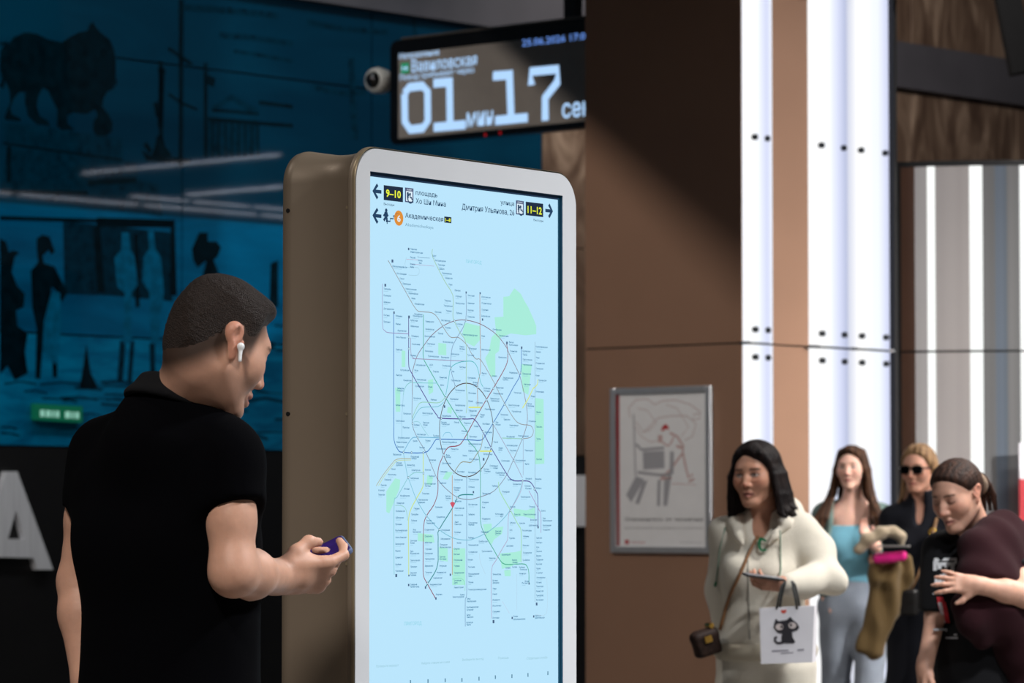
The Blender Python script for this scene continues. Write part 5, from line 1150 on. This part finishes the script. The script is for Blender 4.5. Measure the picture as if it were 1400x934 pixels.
V, Q = FP.mesh(1); skin_mesh('trousers', V, Q, M_cream, base, wom); shoes(MW, s, base, wom, cloth('white_leather', (214, 212, 206), .5, .05), .1)
# ---- her things: phone, shopping bag, crossbody bag
HP = basis(at(1044, 789, DW - .335), (-.95, -.25, .12), (.05, -.10, 1)); ph2 = bpy.data.objects.new('smartphone', None); COL.objects.link(ph2); ph2.matrix_world = Matrix(HP.tolist()); tag(ph2, 'black smartphone in the hand of the woman in cream', 'smartphone')
v, f = slab(.070, .142, .008, .010, -.004); bevel(mobj('case', v, f, mat('phone_black', (16, 16, 20), .35), ph2), .002, 2); v, f = slab(.064, .136, .0006, .008, .0041); mobj('display', v, f, mat('phone_glass', (120, 124, 134), .3), ph2)
sbD = DW - .34
sb = empty('shopping_bag', at(1078, 908, sbD), R(-14), 'white paper shopping bag with a black cat print', 'bag')
M_pap = mat('bag_paper', (226, 224, 230), .7, var=.02, bump=.08, bscale=30)
bw, bh, bd = .098, .205, .038
mbb = MB(); mbb.v = [(-bw * .93, -bd, 0), (bw * .93, -bd, .008), (bw * .93, bd, .008), (-bw * .93, bd, 0), (-bw, -bd * .75, bh - .01), (bw, -bd * .75, bh), (bw, bd * .75, bh), (-bw, bd * .75, bh - .01)]
mbb.f = [(3, 2, 1, 0), (0, 1, 5, 4), (1, 2, 6, 5), (2, 3, 7, 6), (3, 0, 4, 7)]
bag_o = mbb.build('bag_body', M_pap, sb); so = bag_o.modifiers.new('s', 'SOLIDIFY'); so.thickness = .0015; sd = bag_o.modifiers.new('b', 'BEVEL'); sd.width = .003
def bagp(name, polys, col, strokes=(), lay=0, texts=()):
    b2 = MB()
    def pt(x, y):          # coordinates of the 623-wide crop: front panel from (140, 385)-(545, 850)
        u = (x - 345) / 205; t = (860 - y) / 475; return (bw * .98 * u, bh * t)
    for p in polys: b2.flat([pt(*q) for q in p])
    for p, w in strokes: b2.stroke([pt(*q) for q in p], w)
    for t, x0, x1, y, h in texts: a = pt(x0, y); c = pt(x1, y); put_text(b2, t, a[0], c[0], a[1], h)
    b2.v = [(x, -bd * (1 - .25 * z / bh) - .0016 - .0003 * lay, z) for x, y, z in b2.v]; b2.build(name, mat('bagprint_%d_%d_%d' % col, col, .7, var=0), sb)
bagp('cat_print', [[(245, 560), (252, 520), (262, 492), (285, 512), (345, 500), (372, 476), (392, 500), (424, 528), (440, 560), (425, 585), (385, 598), (390, 640), (410, 676), (400, 690), (310, 690), (304, 650), (312, 612), (275, 605)]], (34, 32, 40), [([(315, 684), (275, 690), (256, 670), (256, 648), (272, 640)], .009)])
bagp('cat_eye_print', [[(290 + 30 * math.cos(t), 558 + 26 * math.sin(t)) for t in np.linspace(0, 6.2, 14)], [(388 + 30 * math.cos(t), 545 + 26 * math.sin(t)) for t in np.linspace(0, 6.2, 14)]], (206, 194, 192), lay=1)
bagp('cat_pupil_print', [[(306 + 10 * math.cos(t), 556 + 12 * math.sin(t)) for t in np.linspace(0, 6.2, 10)], [(376 + 10 * math.cos(t), 543 + 12 * math.sin(t)) for t in np.linspace(0, 6.2, 10)]], (34, 32, 40), lay=2)
bagp('heart_print', [[(300, 428), (312, 418), (322, 424), (334, 416), (346, 426), (336, 442), (322, 450), (306, 442)]], (206, 70, 52))
bagp('slogan_print', [[(232, 748), (360, 742), (362, 752), (234, 760)], [(300, 768), (395, 760), (396, 768), (302, 776)], [(425, 738), (475, 732), (476, 746), (428, 752)]], (140, 138, 150))
for xx in (-.045, .045) if False else (-.036, .036):
    b2 = MB(); hw = Vector(at(1074 + (xx > 0) * 6, 800, sbD)) ; lc = hw - Vector(at(1078, 908, sbD))
    lc = Matrix.Rotation(R(14), 3, 'Z') @ lc
    b2.tube([(xx, -bd * .75, bh - .012), (xx * .8, -bd * .72, bh + .03), (lc.x + xx * .3, lc.y - .01, lc.z - .0), (lc.x + xx * .1, lc.y + .02, lc.z + .012), (lc.x + xx * .3, lc.y + .04, lc.z), (xx * .8, bd * .72, bh + .03), (xx, bd * .75, bh - .012)], .0042, 6); b2.build('handle', mat('bag_handle_black', (24, 30, 34), .8), sb, smooth=True)
# brown patterned crossbody bag with gold clasp, hanging at her right hip
cb = empty('crossbody_bag', at(970, 897, DW - .06), R(22), 'dark brown patterned crossbody bag on tan strap of the woman in cream', 'bag')
FX = Fld(np.array((-.085, -.05, -.01)), np.array((.085, .05, .16)), .005); FX.frame(); FX.box((0, 0, .045), (.050, .026, .043), .014, .01); FX.cap((-.032, 0, .080), (.032, 0, .080), .020, None, .02)
V, Q = FX.mesh(1); 
m_ = mat('monogram_leather', (44, 30, 25), .6, spec=.2, var=.5, vscale=70); skin_mesh('bag_body', V, Q, m_, (0, 0, 0), cb)
cb.rotation_euler = (0, R(-16), R(22))
M_gold = mat('gold', (214, 172, 84), .25, metal=1, var=0)
b2 = MB(); b2.box(-.014, .014, -.032, -.025, .052, .076); b2.build('clasp', M_gold, cb); b2 = MB(); b2.cyl((.03, -.02, .105), (.03, .02, .105), .010, n=12); b2.build('strap_ring', M_gold, cb)
Lc = lambda px, py, d_: tuple(Matrix.Rotation(R(-22), 3, 'Z') @ (Vector(at(px, py, d_)) - Vector(at(970, 897, DW - .06))))
b2 = MB(); b2.tube([tuple((Matrix.Rotation(R(22), 3, 'Z') @ Matrix.Rotation(R(-16), 3, 'Y')).inverted() @ (Vector(surf(BV, x, y, .006, DW)) - Vector(at(970, 897, DW - .06)))) for x, y in ((986, 862), (990, 848), (994, 832), (1000, 812), (1008, 794), (1016, 776), (1024, 758), (1032, 742), (1038, 732))], .0062, 6); b2.build('strap', mat('tan_leather', (140, 100, 66), .5), cb, smooth=True)
# ================================================================== THREE WOMEN WALKING UP BEHIND
# ---- long-haired woman in light blue top and jeans
D1 = 19.0
base = at(1166, 800, D1); base.z = 0; base = np.array(base); s = .985
MG = TR(base, 168, s=s); HG = TR(at(1164, 640, D1 - .03), 160, -1, 0, .92); hc = HG[:3, 3]
nkb = hx(MG, (0, -.02, 1.47)); hbm = hx(HG, (0, -.03, -.05))
sa, ea, wa = hx(MG, (-.165, -.01, 1.405)), np.array(at(1212, 768, D1 - .08)), np.array(at(1196, 745, D1 - .30))      # her left arm, raised hand
sb_, eb_, wb_ = hx(MG, (.165, -.01, 1.405)), np.array(at(1128, 765, D1 + .03)), np.array(at(1130, 822, D1 - .02))
HA = basis(wa, (-.62, -.1, .78), (-.5, .75, -.4))
F3 = Fld(base + [-.38, -.44, 0], base + [.38, .34, 1.80], .0115, [(hc - .13, hc + .13, .0045), (wa - [.12, .06, .03], wa + [.04, .08, .14], .0055)])
head_shape(F3, HG, .92, jaw=.92, ears=False); F3.frame(); F3.cap(hbm, nkb, .046, .050, .03); torso_shape(F3, MG, s, -.010); leg_shape(F3, MG, s, -.006, -.11)
F3.frame(); F3.chain([sa, ea, wa], [.040, .033, .024], .02); F3.chain([sb_, eb_, wb_], [.040, .033, .024], .02)
hand_shape(F3, HA, -1, curl=(14, 18, 12), spread=.14, s=.95); hand_shape(F3, basis(wb_, (0, -.1, -1), (-.8, 0, 0)), -1, curl=(25, 35, 25), s=.92)
for x in (-1, 1): F3.frame(MG, s).cap((x * .098, -.03 - .11 * x, .05), (x * .11, .12 - .11 * x, .03), .032, .026, .02)
V, Q = F3.mesh(1); C = face_paint(V, HG, (222, 176, 158), lip=(188, 110, 108), brow=(92, 66, 52), iris=(60, 52, 48))
g1 = skin_mesh('person', V, Q, M_skin, base, cols=C); tag(g1, 'smiling woman with very long brown hair, light blue top and grey jeans', 'person')
FHg = Fld(hc - [.30, .24, .58], hc + [.30, .24, .15], .0062); FHg.frame(HG, .92)
def capg(L):
    x, y, z = L
    zl = np.interp(y.ravel(), [-.12, .0, .03, .055, .075, .1], [-.10, -.07, .0, .05, .085, .10]).reshape(y.shape) - .03 * (np.abs(x) < .012) * 0
    return .006 - .020 * sstep(-.005, .03, z - zl)
FHg.ell((0, -.010, .034), (.076, .094, .083), 0, warp=capg); random.seed(5)
for i in range(46):
    u_ = i / 45 * 2 - 1; a = R(112 * u_); rx, ry = .084, .098
    top = (rx * .7 * math.sin(a), -.012 - ry * .7 * math.cos(a), .088); mid = (rx * math.sin(a) * 1.06, -.012 - ry * math.cos(a), -.01)
    front = abs(u_) > .55; sg_ = 1 if u_ > 0 else -1
    if front: P_l = [top, mid, (sg_ * (.098 + .02 * random.random()), -.012 + .03 * random.random(), -.14), (sg_ * (.125 + .07 * random.random()), .055 + .04 * random.random(), -.28), (sg_ * (.115 + .13 * random.random()), .08 + .04 * random.random(), -.40 - .05 * random.random()), (sg_ * (.12 + .15 * random.random()), .07, -.50 - .06 * random.random())]
    else: P_l = [top, mid, (mid[0] * 1.1, mid[1] * 1.05, -.14), (mid[0] * 1.4, mid[1] - .02, -.28), (mid[0] * 1.5, mid[1] - .03, -.42)]
    lock(FHg, P_l, .017, .010, .010)
for x in (-1, 1):
    for i in range(5):
        t = i / 4; lock(FHg, [(x * .004, .055 + .02 * t, .118 - .016 * t), (x * .045, .060 - .012 * t, .085 - .012 * t), (x * .076, .026 - .03 * t, .015), (x * .088, .0 - .02 * t, -.09)], .012, .012, .008)
V, Q = FHg.mesh(1); skin_mesh('hair', V, Q, M_hairm, base, g1, hair_cols(len(V), V, (44, 28, 20), (82, 54, 36)))
FA = Fld(base + [-.30, -.26, 1.02], base + [.30, .26, 1.42], .009); torso_shape(FA, MG, s, .007); FA.frame(MG, s); FA.half((0, 0, 1), 1.355); FA.half((0, 0, -1), -1.055); FA.ell((0, .12, 1.40), (.06, .06, .035), .02, 's'); FA.add(folds(.0025, 40, 30))
V, Q = FA.mesh(1); skin_mesh('tank_top', V, Q, cloth('light_blue_knit', (112, 170, 190), .85, .3, 300), base, g1)
FK = Fld(base + [-.38, -.44, .95], base + [.38, .30, 1.52], .009); torso_shape(FK, MG, s, .018); FK.frame(); FK.chain([sa, ea, wa + (ea - wa) * .2], [.054, .048, .038], .03); FK.chain([sb_, eb_, wb_], [.054, .048, .036], .03)
FK.frame(MG, s); FK.box((0, .22, 1.2), (.098, .26, .5), .03, .02, 's'); FK.cap((0, -.02, 1.44), (0, .02, 1.62), .058, .07, .01, 's'); FK.half((0, 0, -1), -.98); FK.add(folds(.004, 26, 20, 1.1))
V, Q = FK.mesh(1); skin_mesh('open_shirt', V, Q, cloth('grey_green_cotton', (104, 126, 122), .9, .3, 300), base, g1)
FP = Fld(base + [-.32, -.40, .04], base + [.32, .34, 1.14], .0115); torso_shape(FP, MG, s, .004); leg_shape(FP, MG, s, .014, -.11, .03, .03); FP.frame(MG, s); FP.half((0, 0, 1), 1.075); FP.half((0, 0, -1), -.05); FP.add(folds(.005, 20, 24, .3))
V, Q = FP.mesh(1); skin_mesh('jeans', V, Q, cloth('grey_denim', (138, 146, 158), .9, .4, 400, .1, .12), base, g1); shoes(MG, s, base, g1, cloth('white_leather', (214, 212, 206), .5, .05), -.11)
# ---- woman in navy with sunglasses, a coat over her arm
D2 = 17.6
base = at(1262, 800, D2); base.z = 0; base = np.array(base); s = .975
MS = TR(base, 160, s=s); HS = TR(at(1256, 641, D2 - .03), 150, -6, 0, .94); hc = HS[:3, 3]
nkb = hx(MS, (0, -.02, 1.47)); hbm = hx(HS, (0, -.03, -.05))
sa, ea, wa = hx(MS, (.165, -.01, 1.40)), np.array(at(1224, 772, D2 - .02)), np.array(at(1214, 776, D2 - .28))
sb_, eb_, wb_ = hx(MS, (-.165, -.01, 1.40)), np.array(at(1304, 775, D2 + .04)), np.array(at(1300, 840, D2 - .04))
F4 = Fld(base + [-.40, -.44, 0], base + [.38, .32, 1.78], .0115, [(hc - .13, hc + .13, .0045), (wa - .06, wa + .06, .006)])
head_shape(F4, HS, .94, jaw=.95, ears=False); F4.frame(); F4.cap(hbm, nkb, .047, .052, .03); torso_shape(F4, MS, s, -.010); leg_shape(F4, MS, s, -.006, .08)
F4.frame(); F4.chain([sa, ea, wa], [.040, .034, .025], .02); F4.chain([sb_, eb_, wb_], [.040, .034, .025], .02)
hand_shape(F4, basis(wa, (-.75, -.6, .1), (.1, -.2, -1)), 1, curl=(30, 45, 30), s=.92); hand_shape(F4, basis(wb_, (0, -.1, -1), (.8, 0, 0)), 1, curl=(25, 35, 25), s=.92)
for x in (-1, 1): F4.frame(MS, s).cap((x * .098, -.03 + .08 * x, .05), (x * .11, .12 + .08 * x, .03), .032, .026, .02)
V, Q = F4.mesh(1); C = face_paint(V, HS, (204, 152, 130), lip=(176, 96, 92), brow=(110, 84, 64))
g2 = skin_mesh('person', V, Q, M_skin, base, cols=C); tag(g2, 'fair-haired woman in navy wearing black sunglasses behind the girl', 'person')
FHs = Fld(hc - [.19, .19, .26], hc + [.19, .19, .15], .0055); FHs.frame(HS, .94)
FHs.ell((0, -.010, .034), (.076, .094, .083), 0, warp=capg); FHs.ell((0, -.07, .02), (.06, .05, .06), .03)
for i in range(9): t = i / 8; lock(FHs, [(.02 + .03 * t, .05 - .03 * t, .11 - .02 * t), (.075, .02 - .05 * t, .03), (.092, -.01 - .04 * t, -.06), (.104 + .02 * t, .0 - .03 * t, -.15 - .02 * t), (.13 + .012 * t, -.02 * t, -.20)], .011, .007, .008)
for i in range(9): t = i / 8; lock(FHs, [(-.02 - .03 * t, .05 - .03 * t, .112 - .02 * t), (-.078, .01 - .05 * t, .03), (-.086, -.03 - .04 * t, -.05), (-.07, -.07 - .02 * t, -.13)], .012, .009, .008)
V, Q = FHs.mesh(1); skin_mesh('hair', V, Q, M_hairm, base, g2, hair_cols(len(V), V, (112, 84, 60), (160, 128, 94)))
sgo = bpy.data.objects.new('sunglasses', None); COL.objects.link(sgo); sgo.matrix_world = Matrix((HS @ np.diag((1, 1, 1, 1))).tolist()); tag(sgo, 'black sunglasses on the face of the woman in navy', 'sunglasses')
for x in (-1, 1):
    v, f = slab(.056, .042, .006, .014, 0); v = [(x * .033 + p[0], .096 + p[2] - .010 * abs(p[0] + .0) / .028 * (1 if p[0] * x > 0 else 0), .003 + p[1]) for p in v]; mobj('lens', v, f, mat('sunglass_black', (6, 6, 8), .12, var=0), sgo)
    MB().tube([(x * .060, .090, .010), (x * .078, .060, .010), (x * .084, -.02, .006)], .004, 6).build('temple_arm', mat('sunglass_frame', (10, 10, 12), .3), sgo)
MB().tube([(-.010, .100, .010), (0, .103, .012), (.010, .100, .010)], .004, 6).build('bridge', mat('sunglass_frame', (10, 10, 12)), sgo)
FN = Fld(base + [-.40, -.44, .30], base + [.38, .32, 1.56], .010); torso_shape(FN, MS, s, .016); FN.frame(MS, s); FN.cap((0, 0, .95), (0, .0, .45), .165, .20, .08)
FN.frame(); FN.chain([sa, ea, wa + (ea - wa) * .15], [.056, .050, .038], .03); FN.chain([sb_, eb_, wb_], [.056, .050, .038], .03); FN.frame(MS, s); FN.cap((0, -.03, 1.42), (0, .0, 1.52), .075, .066, .03); FN.cap((0, .0, 1.48), (0, .02, 1.66), .050, .07, .01, 's'); FN.ell((0, .12, 1.46), (.03, .10, .10), .01, 's'); FN.half((0, 0, -1), -.34); FN.add(folds(.005, 22, 16, .9))
V, Q = FN.mesh(1); skin_mesh('navy_dress', V, Q, cloth('navy_wool', (13, 15, 24), .9, .25, 300, .05), base, g2); shoes(MS, s, base, g2, cloth('black_leather', (18, 17, 17), .5, .05), .08)
# olive coat with cream fleece lining hanging over her forearm
co = np.array(at(1205, 780, D2 - .30)); cb_ = np.array((co[0], co[1], at(1200, 897, D2 - .30)[2]))
FO = Fld(co - [.19, .16, .48], co + [.16, .16, .22], .0075)
q_ = lambda px, py, dd=0.: np.array(at(px, py, D2 - .30 + dd))
FO.frame()
fw_ = lambda L: .010 * np.sin(62 * (L[0] - .25 * (L[2] - co[2])) + 2.5 * np.sin(8 * L[2])) + .006 * np.sin(30 * L[2] + 20 * L[0])
FO.frame(basis(q_(1203, 834), (.20, 0, 1), (0, -1, 0)))
def fold_w(L): return .009 * np.sin(64 * L[0] + 2.5 * np.sin(9 * L[1])) + .005 * np.sin(34 * L[1] + 18 * L[0])
FO.box((0, .0, 0), (.070, .225, .034), .03, .02, warp=fold_w); FO.box((.045, .10, -.02), (.062, .12, .030), .03, .03, warp=fold_w); FO.box((-.028, .19, .02), (.060, .075, .034), .03, .03, warp=fold_w)
FO.frame(); FO.chain([q_(1240, 764, .02), q_(1244, 790, .02), q_(1238, 808, .02)], [.024, .022, .014], .03)
FO.add(folds(.003, 60, 30, .5)); V, Q = FO.mesh(1)
coat = skin_mesh('olive_coat', V, Q, cloth('olive_twill', (104, 84, 52), .85, .3, 300), cb_); tag(coat, 'olive coat with cream fleece collar hanging over an arm', 'coat')
FO = Fld(co - [.19, .20, .1], co + [.18, .16, .24], .0065); FO.frame()
FO.chain([q_(1174, 752, -.04), q_(1186, 738, -.05), q_(1204, 729, -.05), q_(1222, 727, -.04), q_(1231, 734, -.03), q_(1233, 744, -.03)], [.024, .030, .028, .026, .024, .014], .02); FO.add(folds(.003, 90, 80, .5)); V, Q = FO.mesh(1)
skin_mesh('fleece_collar', V, Q, cloth('cream_sherpa', (190, 172, 146), .95, .9, 160, .3), cb_, coat)
# pink pouch and grey box lid on top of the coat
pp = q_(1217, 762, -.075); pk = bpy.data.objects.new('pink_pouch', None); COL.objects.link(pk); pk.location = pp; pk.rotation_euler = (R(8), R(-6), R(-15)); tag(pk, 'bright pink pouch carried on the olive coat', 'pouch')
FZ = Fld(np.array((-.11, -.06, -.05)), np.array((.11, .06, .05)), .005); FZ.frame(); FZ.box((0, 0, 0), (.078, .034, .024), .018, .01); FZ.add(folds(.002, 60, 60)); V, Q = FZ.mesh(1); skin_mesh('pouch_body', V, Q, mat('pink_vinyl', (226, 34, 138), .35), (0, 0, 0), pk)
MB().tube([(-.068, -.030, .022), (0, -.036, .026), (.068, -.030, .022)], .003, 6).build('pouch_zip', mat('pink_zip', (190, 30, 110), .5), pk)
gp = q_(1222, 747, -.07); gt = empty('grey_tablet', gp, R(-12), 'thin grey tablet lying above the pink pouch', 'tablet'); v, f = slab(.15, .09, .009, .012, -.004); bevel(mobj('case', v, f, mat('tablet_grey', (128, 126, 124), .4), gt), .002); v, f = slab(.135, .075, .0008, .006, .0052); mobj('display', v, f, mat('tablet_glass', (60, 62, 66), .2), gt)
# black handbag with gold buckle and a tan strap
hp = at(1232, 842, D2 - .26); hbg = empty('black_handbag', hp, R(-12), 'black leather handbag with gold buckle carried by the woman in navy', 'bag')
FZ = Fld(np.array((-.12, -.07, -.01)), np.array((.12, .07, .18)), .006); FZ.frame(); FZ.box((0, 0, .062), (.084, .038, .060), .022, .01); FZ.box((0, -.012, .092), (.080, .034, .034), .018, .006); V, Q = FZ.mesh(1); skin_mesh('bag_body', V, Q, mat('black_calf', (14, 13, 14), .4), (0, 0, 0), hbg)
MB().box(-.030, -.008, -.052, -.044, .058, .084).build('buckle', M_gold, hbg)
Lh = lambda px, py, dd: tuple(Matrix.Rotation(R(12), 3, 'Z') @ (Vector(at(px, py, D2 - dd)) - hp))
MB().tube([Lh(1246, 806, .25), Lh(1256, 784, .22), Lh(1266, 758, .20), Lh(1275, 732, .16), Lh(1281, 708, .09)], .0075, 6).build('strap', mat('tan_strap', (120, 88, 56), .5), hbg, smooth=True)
b2 = MB(); c_ = Vector(Lh(1275, 728, .185)); b2.tube([tuple(c_ + Vector((.017 * math.cos(t), 0, .017 * math.sin(t)))) for t in np.linspace(0, 6.283, 15)], .005, 6); b2.build('strap_ring', M_gold, hbg, smooth=True)
# ---- girl in black T-shirt with a maroon jacket over her shoulder
D3 = 12.4
base = at(1334, 800, D3); base.z = 0; base = np.array(base); s = .900
MT = TR(base, 150, s=s); HT = TR(at(1309, 677, D3 - .08), 136, -20, 4, .97); hc = HT[:3, 3]
nkb = hx(MT, (0, -.02, 1.46)); hbm = hx(HT, (0, -.03, -.05))
sa, ea, wa = np.array(at(1284, 752, D3 - .0)), np.array(at(1280, 842, D3 - .02)), np.array(at(1264, 912, D3 - .10))        # her right arm, hanging
sb_, eb_, wb_ = np.array(at(1378, 748, D3 + .02)), np.array(at(1402, 814, D3 - .23)), np.array(at(1336, 800, D3 - .29))    # her left arm, hand on the chest
HT1 = basis(wb_, (-.97, -.05, .12), (.1, -.95, .25))
F5 = Fld(base + [-.36, -.44, 0], base + [.36, .34, 1.64], .011, [(hc - .14, hc + .14, .0036), (wb_ - [.13, .05, .06], wb_ + [.03, .06, .07], .0042), (wa - [.06, .06, .12], wa + .05, .0055)])
head_shape(F5, HT, .97, jaw=1.02, ears=True, lips=1.1); F5.frame(); F5.cap(hbm, nkb, .050, .056, .035); torso_shape(F5, MT, s, -.008); leg_shape(F5, MT, s, -.004, -.05)
F5.frame(); F5.chain([sa, ea, wa], [.044, .037, .026], .02); F5.chain([sb_, eb_, eb_ * .6 + wb_ * .4, wb_], [.044, .040, .036, .026], .025)
hand_shape(F5, HT1, -1, curl=(8, 14, 10), spread=.20, s=.90, thumb=((.040, .028, -.008), (.062, .048, -.012), (.076, .070, -.014))); hand_shape(F5, basis(wa, (-.12, -.1, -1), (-.85, -.2, 0)), -1, curl=(28, 40, 30), s=.92)
for x in (-1, 1): F5.frame(MT, s).cap((x * .098, -.03 - .05 * x, .05), (x * .11, .12 - .05 * x, .03), .032, .026, .02)
V, Q = F5.mesh(1); C = face_paint(V, HT, (206, 158, 136), lip=(172, 104, 98), brow=(70, 50, 42), eyes_open=False, blush=.35)
g3 = skin_mesh('person', V, Q, M_skin, base, cols=C); tag(g3, 'girl looking down in a black T-shirt, hand on her chest', 'person')
FHt = Fld(hc - [.19, .19, .19], hc + [.19, .19, .15], .0042); FHt.frame(HT, .97)
def capt(L):
    x, y, z = L
    zl = np.interp(y.ravel(), [-.12, -.06, -.02, .0, .02, .045, .065, .085], [-.05, -.04, -.012, .008, .004, .034, .060, .078]).reshape(y.shape)
    return .005 - .015 * sstep(-.005, .03, z - zl) + .0012 * np.sin(260 * np.arctan2(x, z - .0) * .2 + 40 * y)
FHt.ell((0, -.010, .034), (.076, .094, .083), 0, warp=capt); FHt.ell((0, -.055, -.005), (.055, .045, .05), .03)
FHt.ell((.0, -.128, .0), (.040, .034, .040), .012)
for i in range(8): a = i * .785; lock(FHt, [(.012 * math.cos(a), -.135, .0), (.022 * math.cos(a), -.155, -.02 + .02 * math.sin(a)), (.03 * math.cos(a), -.160, -.06 - .02 * math.sin(a)), (.03 * math.cos(a), -.150, -.11)], .012, .004, .006)
V, Q = FHt.mesh(1); hr_ = skin_mesh('hair', V, Q, M_hairm, base, g3, hair_cols(len(V), V, (40, 27, 22), (66, 45, 36)))
FZ = Fld(hc - .2, hc + .2, .005); FZ.frame(basis(hx(HT, (0, -.122, .0)), HT[:3, 2], HT[:3, 1])); FZ.torus((0, 0, 0), .030, .030, .012, .01); V, Q = FZ.mesh(1); skin_mesh('scrunchie', V, Q, cloth('beige_scrunchie', (150, 128, 108), .9, .5, 200), base, hr_)
FQ = Fld(base + [-.34, -.34, .66], base + [.34, .30, 1.44], .0085); torso_shape(FQ, MT, s, .016); FQ.frame(MT, s); FQ.cap((0, 0, 1.05), (0, 0, .82), .150, .165, .06); FQ.frame(); FQ.cap(sa, ea + (sa - ea) * .06, .060, .058, .04, cut=True); FQ.cap(sb_, sb_ * .4 + eb_ * .6, .060, .058, .04, cut=True)
FQ.add(folds(.005, 22, 16, .2)); FQ.frame(MT, s); FQ.half((0, 0, -1), -.775); FQ.frame(); ax_ = Vector(hbm - nkb).normalized(); FQ.cap(nkb + (hbm - nkb) * .15, nkb + (hbm - nkb) * 1.4, .058, .075, .008, 's')
V, Q = FQ.mesh(1); ts = skin_mesh('t_shirt', V, Q, cloth('black_jersey', (16, 16, 19), .9, .2, 500, .05), base, g3); BT3 = bvh(V, Q)
# print on the shirt: white lettering, red and white figure, small lines
def shirt_print(name, polys, col, lay=0.):
    b2 = MB()
    for p in polys:
        x0, y0, x1, y1, sk_ = p; n_ = 6
        for i in range(n_):
            t0, t1 = i / n_, (i + 1) / n_
            c4 = [(x0 + sk_ * t0, y0 + (y1 - y0) * t0), (x1 + sk_ * t0, y0 + (y1 - y0) * t0), (x1 + sk_ * t1, y0 + (y1 - y0) * t1), (x0 + sk_ * t1, y0 + (y1 - y0) * t1)]
            b2.add([tuple(surf(BT3, x, y, .003 + lay, D3 - .1) - base) for x, y in c4], [(0, 1, 2, 3)])
    b2.build(name, mat('shirtprint_%d_%d_%d' % col, col, .8, var=.15, vscale=60), ts)
zq = lambda x, y: (1200 + x * 200 / 963, 740 + y * 194 / 934)
def zr(x0, y0, x1, y1, sk_=0): a = zq(x0, y0); c = zq(x1, y1); return (a[0], a[1], c[0], c[1], sk_ * 200 / 963)
shirt_print('print_lettering', [zr(372, 112, 520, 130), zr(366, 150, 390, 195), zr(395, 150, 420, 185), zr(440, 150, 462, 180), zr(480, 150, 505, 195), zr(366, 130, 400, 160), zr(400, 140, 510, 165), zr(505, 112, 522, 150), zr(376, 235, 400, 290), zr(400, 255, 425, 280), zr(430, 200, 456, 300), zr(410, 220, 430, 240)], (210, 210, 212))
shirt_print('print_red_figure', [zr(388, 366, 430, 400, 8), zr(392, 400, 446, 540, 34)], (188, 36, 46)); shirt_print('print_white_figure', [zr(396, 402, 420, 540, 32)], (190, 180, 184), .001)
shirt_print('print_small_text', [zr(362, 342, 430, 350), zr(368, 576, 460, 596), zr(400, 612, 525, 624), zr(450, 632, 530, 644)], (170, 170, 174))
FP = Fld(base + [-.30, -.32, .04], base + [.30, .30, 1.0], .0115); torso_shape(FP, MT, s, .002); leg_shape(FP, MT, s, .018, -.05, .03, .02); FP.frame(MT, s); FP.half((0, 0, 1), .95); FP.half((0, 0, -1), -.06); FP.add(folds(.005, 20, 24, .3)); V, Q = FP.mesh(1); skin_mesh('jeans', V, Q, cloth('pale_denim', (150, 160, 178), .9, .4, 400, .1, .12), base, g3); shoes(MT, s, base, g3, cloth('white_leather', (214, 212, 206), .5, .05), -.05)
# maroon jacket slung over her left shoulder and forearm
w_ = lambda px, py, dd: np.array(at(px, py, D3 + dd))
FM = Fld(w_(1355, 812, 0) - [.17, .36, .34], w_(1355, 812, 0) + [.23, .22, .30], .0078); FM.frame()
FM.chain([w_(1349, 728, -.04), w_(1372, 726, .0), w_(1394, 742, .04), w_(1412, 790, .05)], [.050, .062, .070, .062], .04); FM.chain([w_(1345, 732, -.08), w_(1330, 752, -.15), w_(1330, 786, -.19), w_(1336, 822, -.20)], [.040, .044, .048, .05], .04)
FM.chain([w_(1366, 742, -.10), w_(1362, 790, -.16), w_(1370, 830, -.17), w_(1390, 880, -.12), w_(1404, 940, -.10)], [.060, .064, .066, .07, .07], .07); FM.chain([w_(1318, 826, -.215), w_(1334, 850, -.215), w_(1344, 874, -.20)], [.040, .054, .036], .03); FM.chain([w_(1360, 836, -.20), w_(1384, 860, -.17), w_(1400, 900, -.13)], [.05, .05, .05], .04)
FM.chain([w_(1352, 748, -.13), w_(1350, 800, -.175), w_(1352, 850, -.18)], [.06, .066, .05], .06); FM.chain([w_(1384, 760, -.06), w_(1392, 810, -.10), w_(1400, 880, -.08)], [.06, .07, .07], .06)
FM.add(folds(.007, 40, 24, 1.7)); FM.frame(); FM.cap(eb_ + [0, -.02, 0], wb_ + [0, -.02, 0], .050, .042, .01, 's'); FM.chain([wb_ + [.0, -.03, 0], wb_ + [-.11, -.03, .01]], [.045, .05], .01, 's')
V, Q = FM.mesh(1); mj = skin_mesh('maroon_jacket', V, Q, cloth('maroon_fleece', (40, 13, 19), .95, .3, 300, .02), w_(1355, 812, 0)); tag(mj, 'maroon jacket slung over the shoulder of the girl in black', 'jacket')
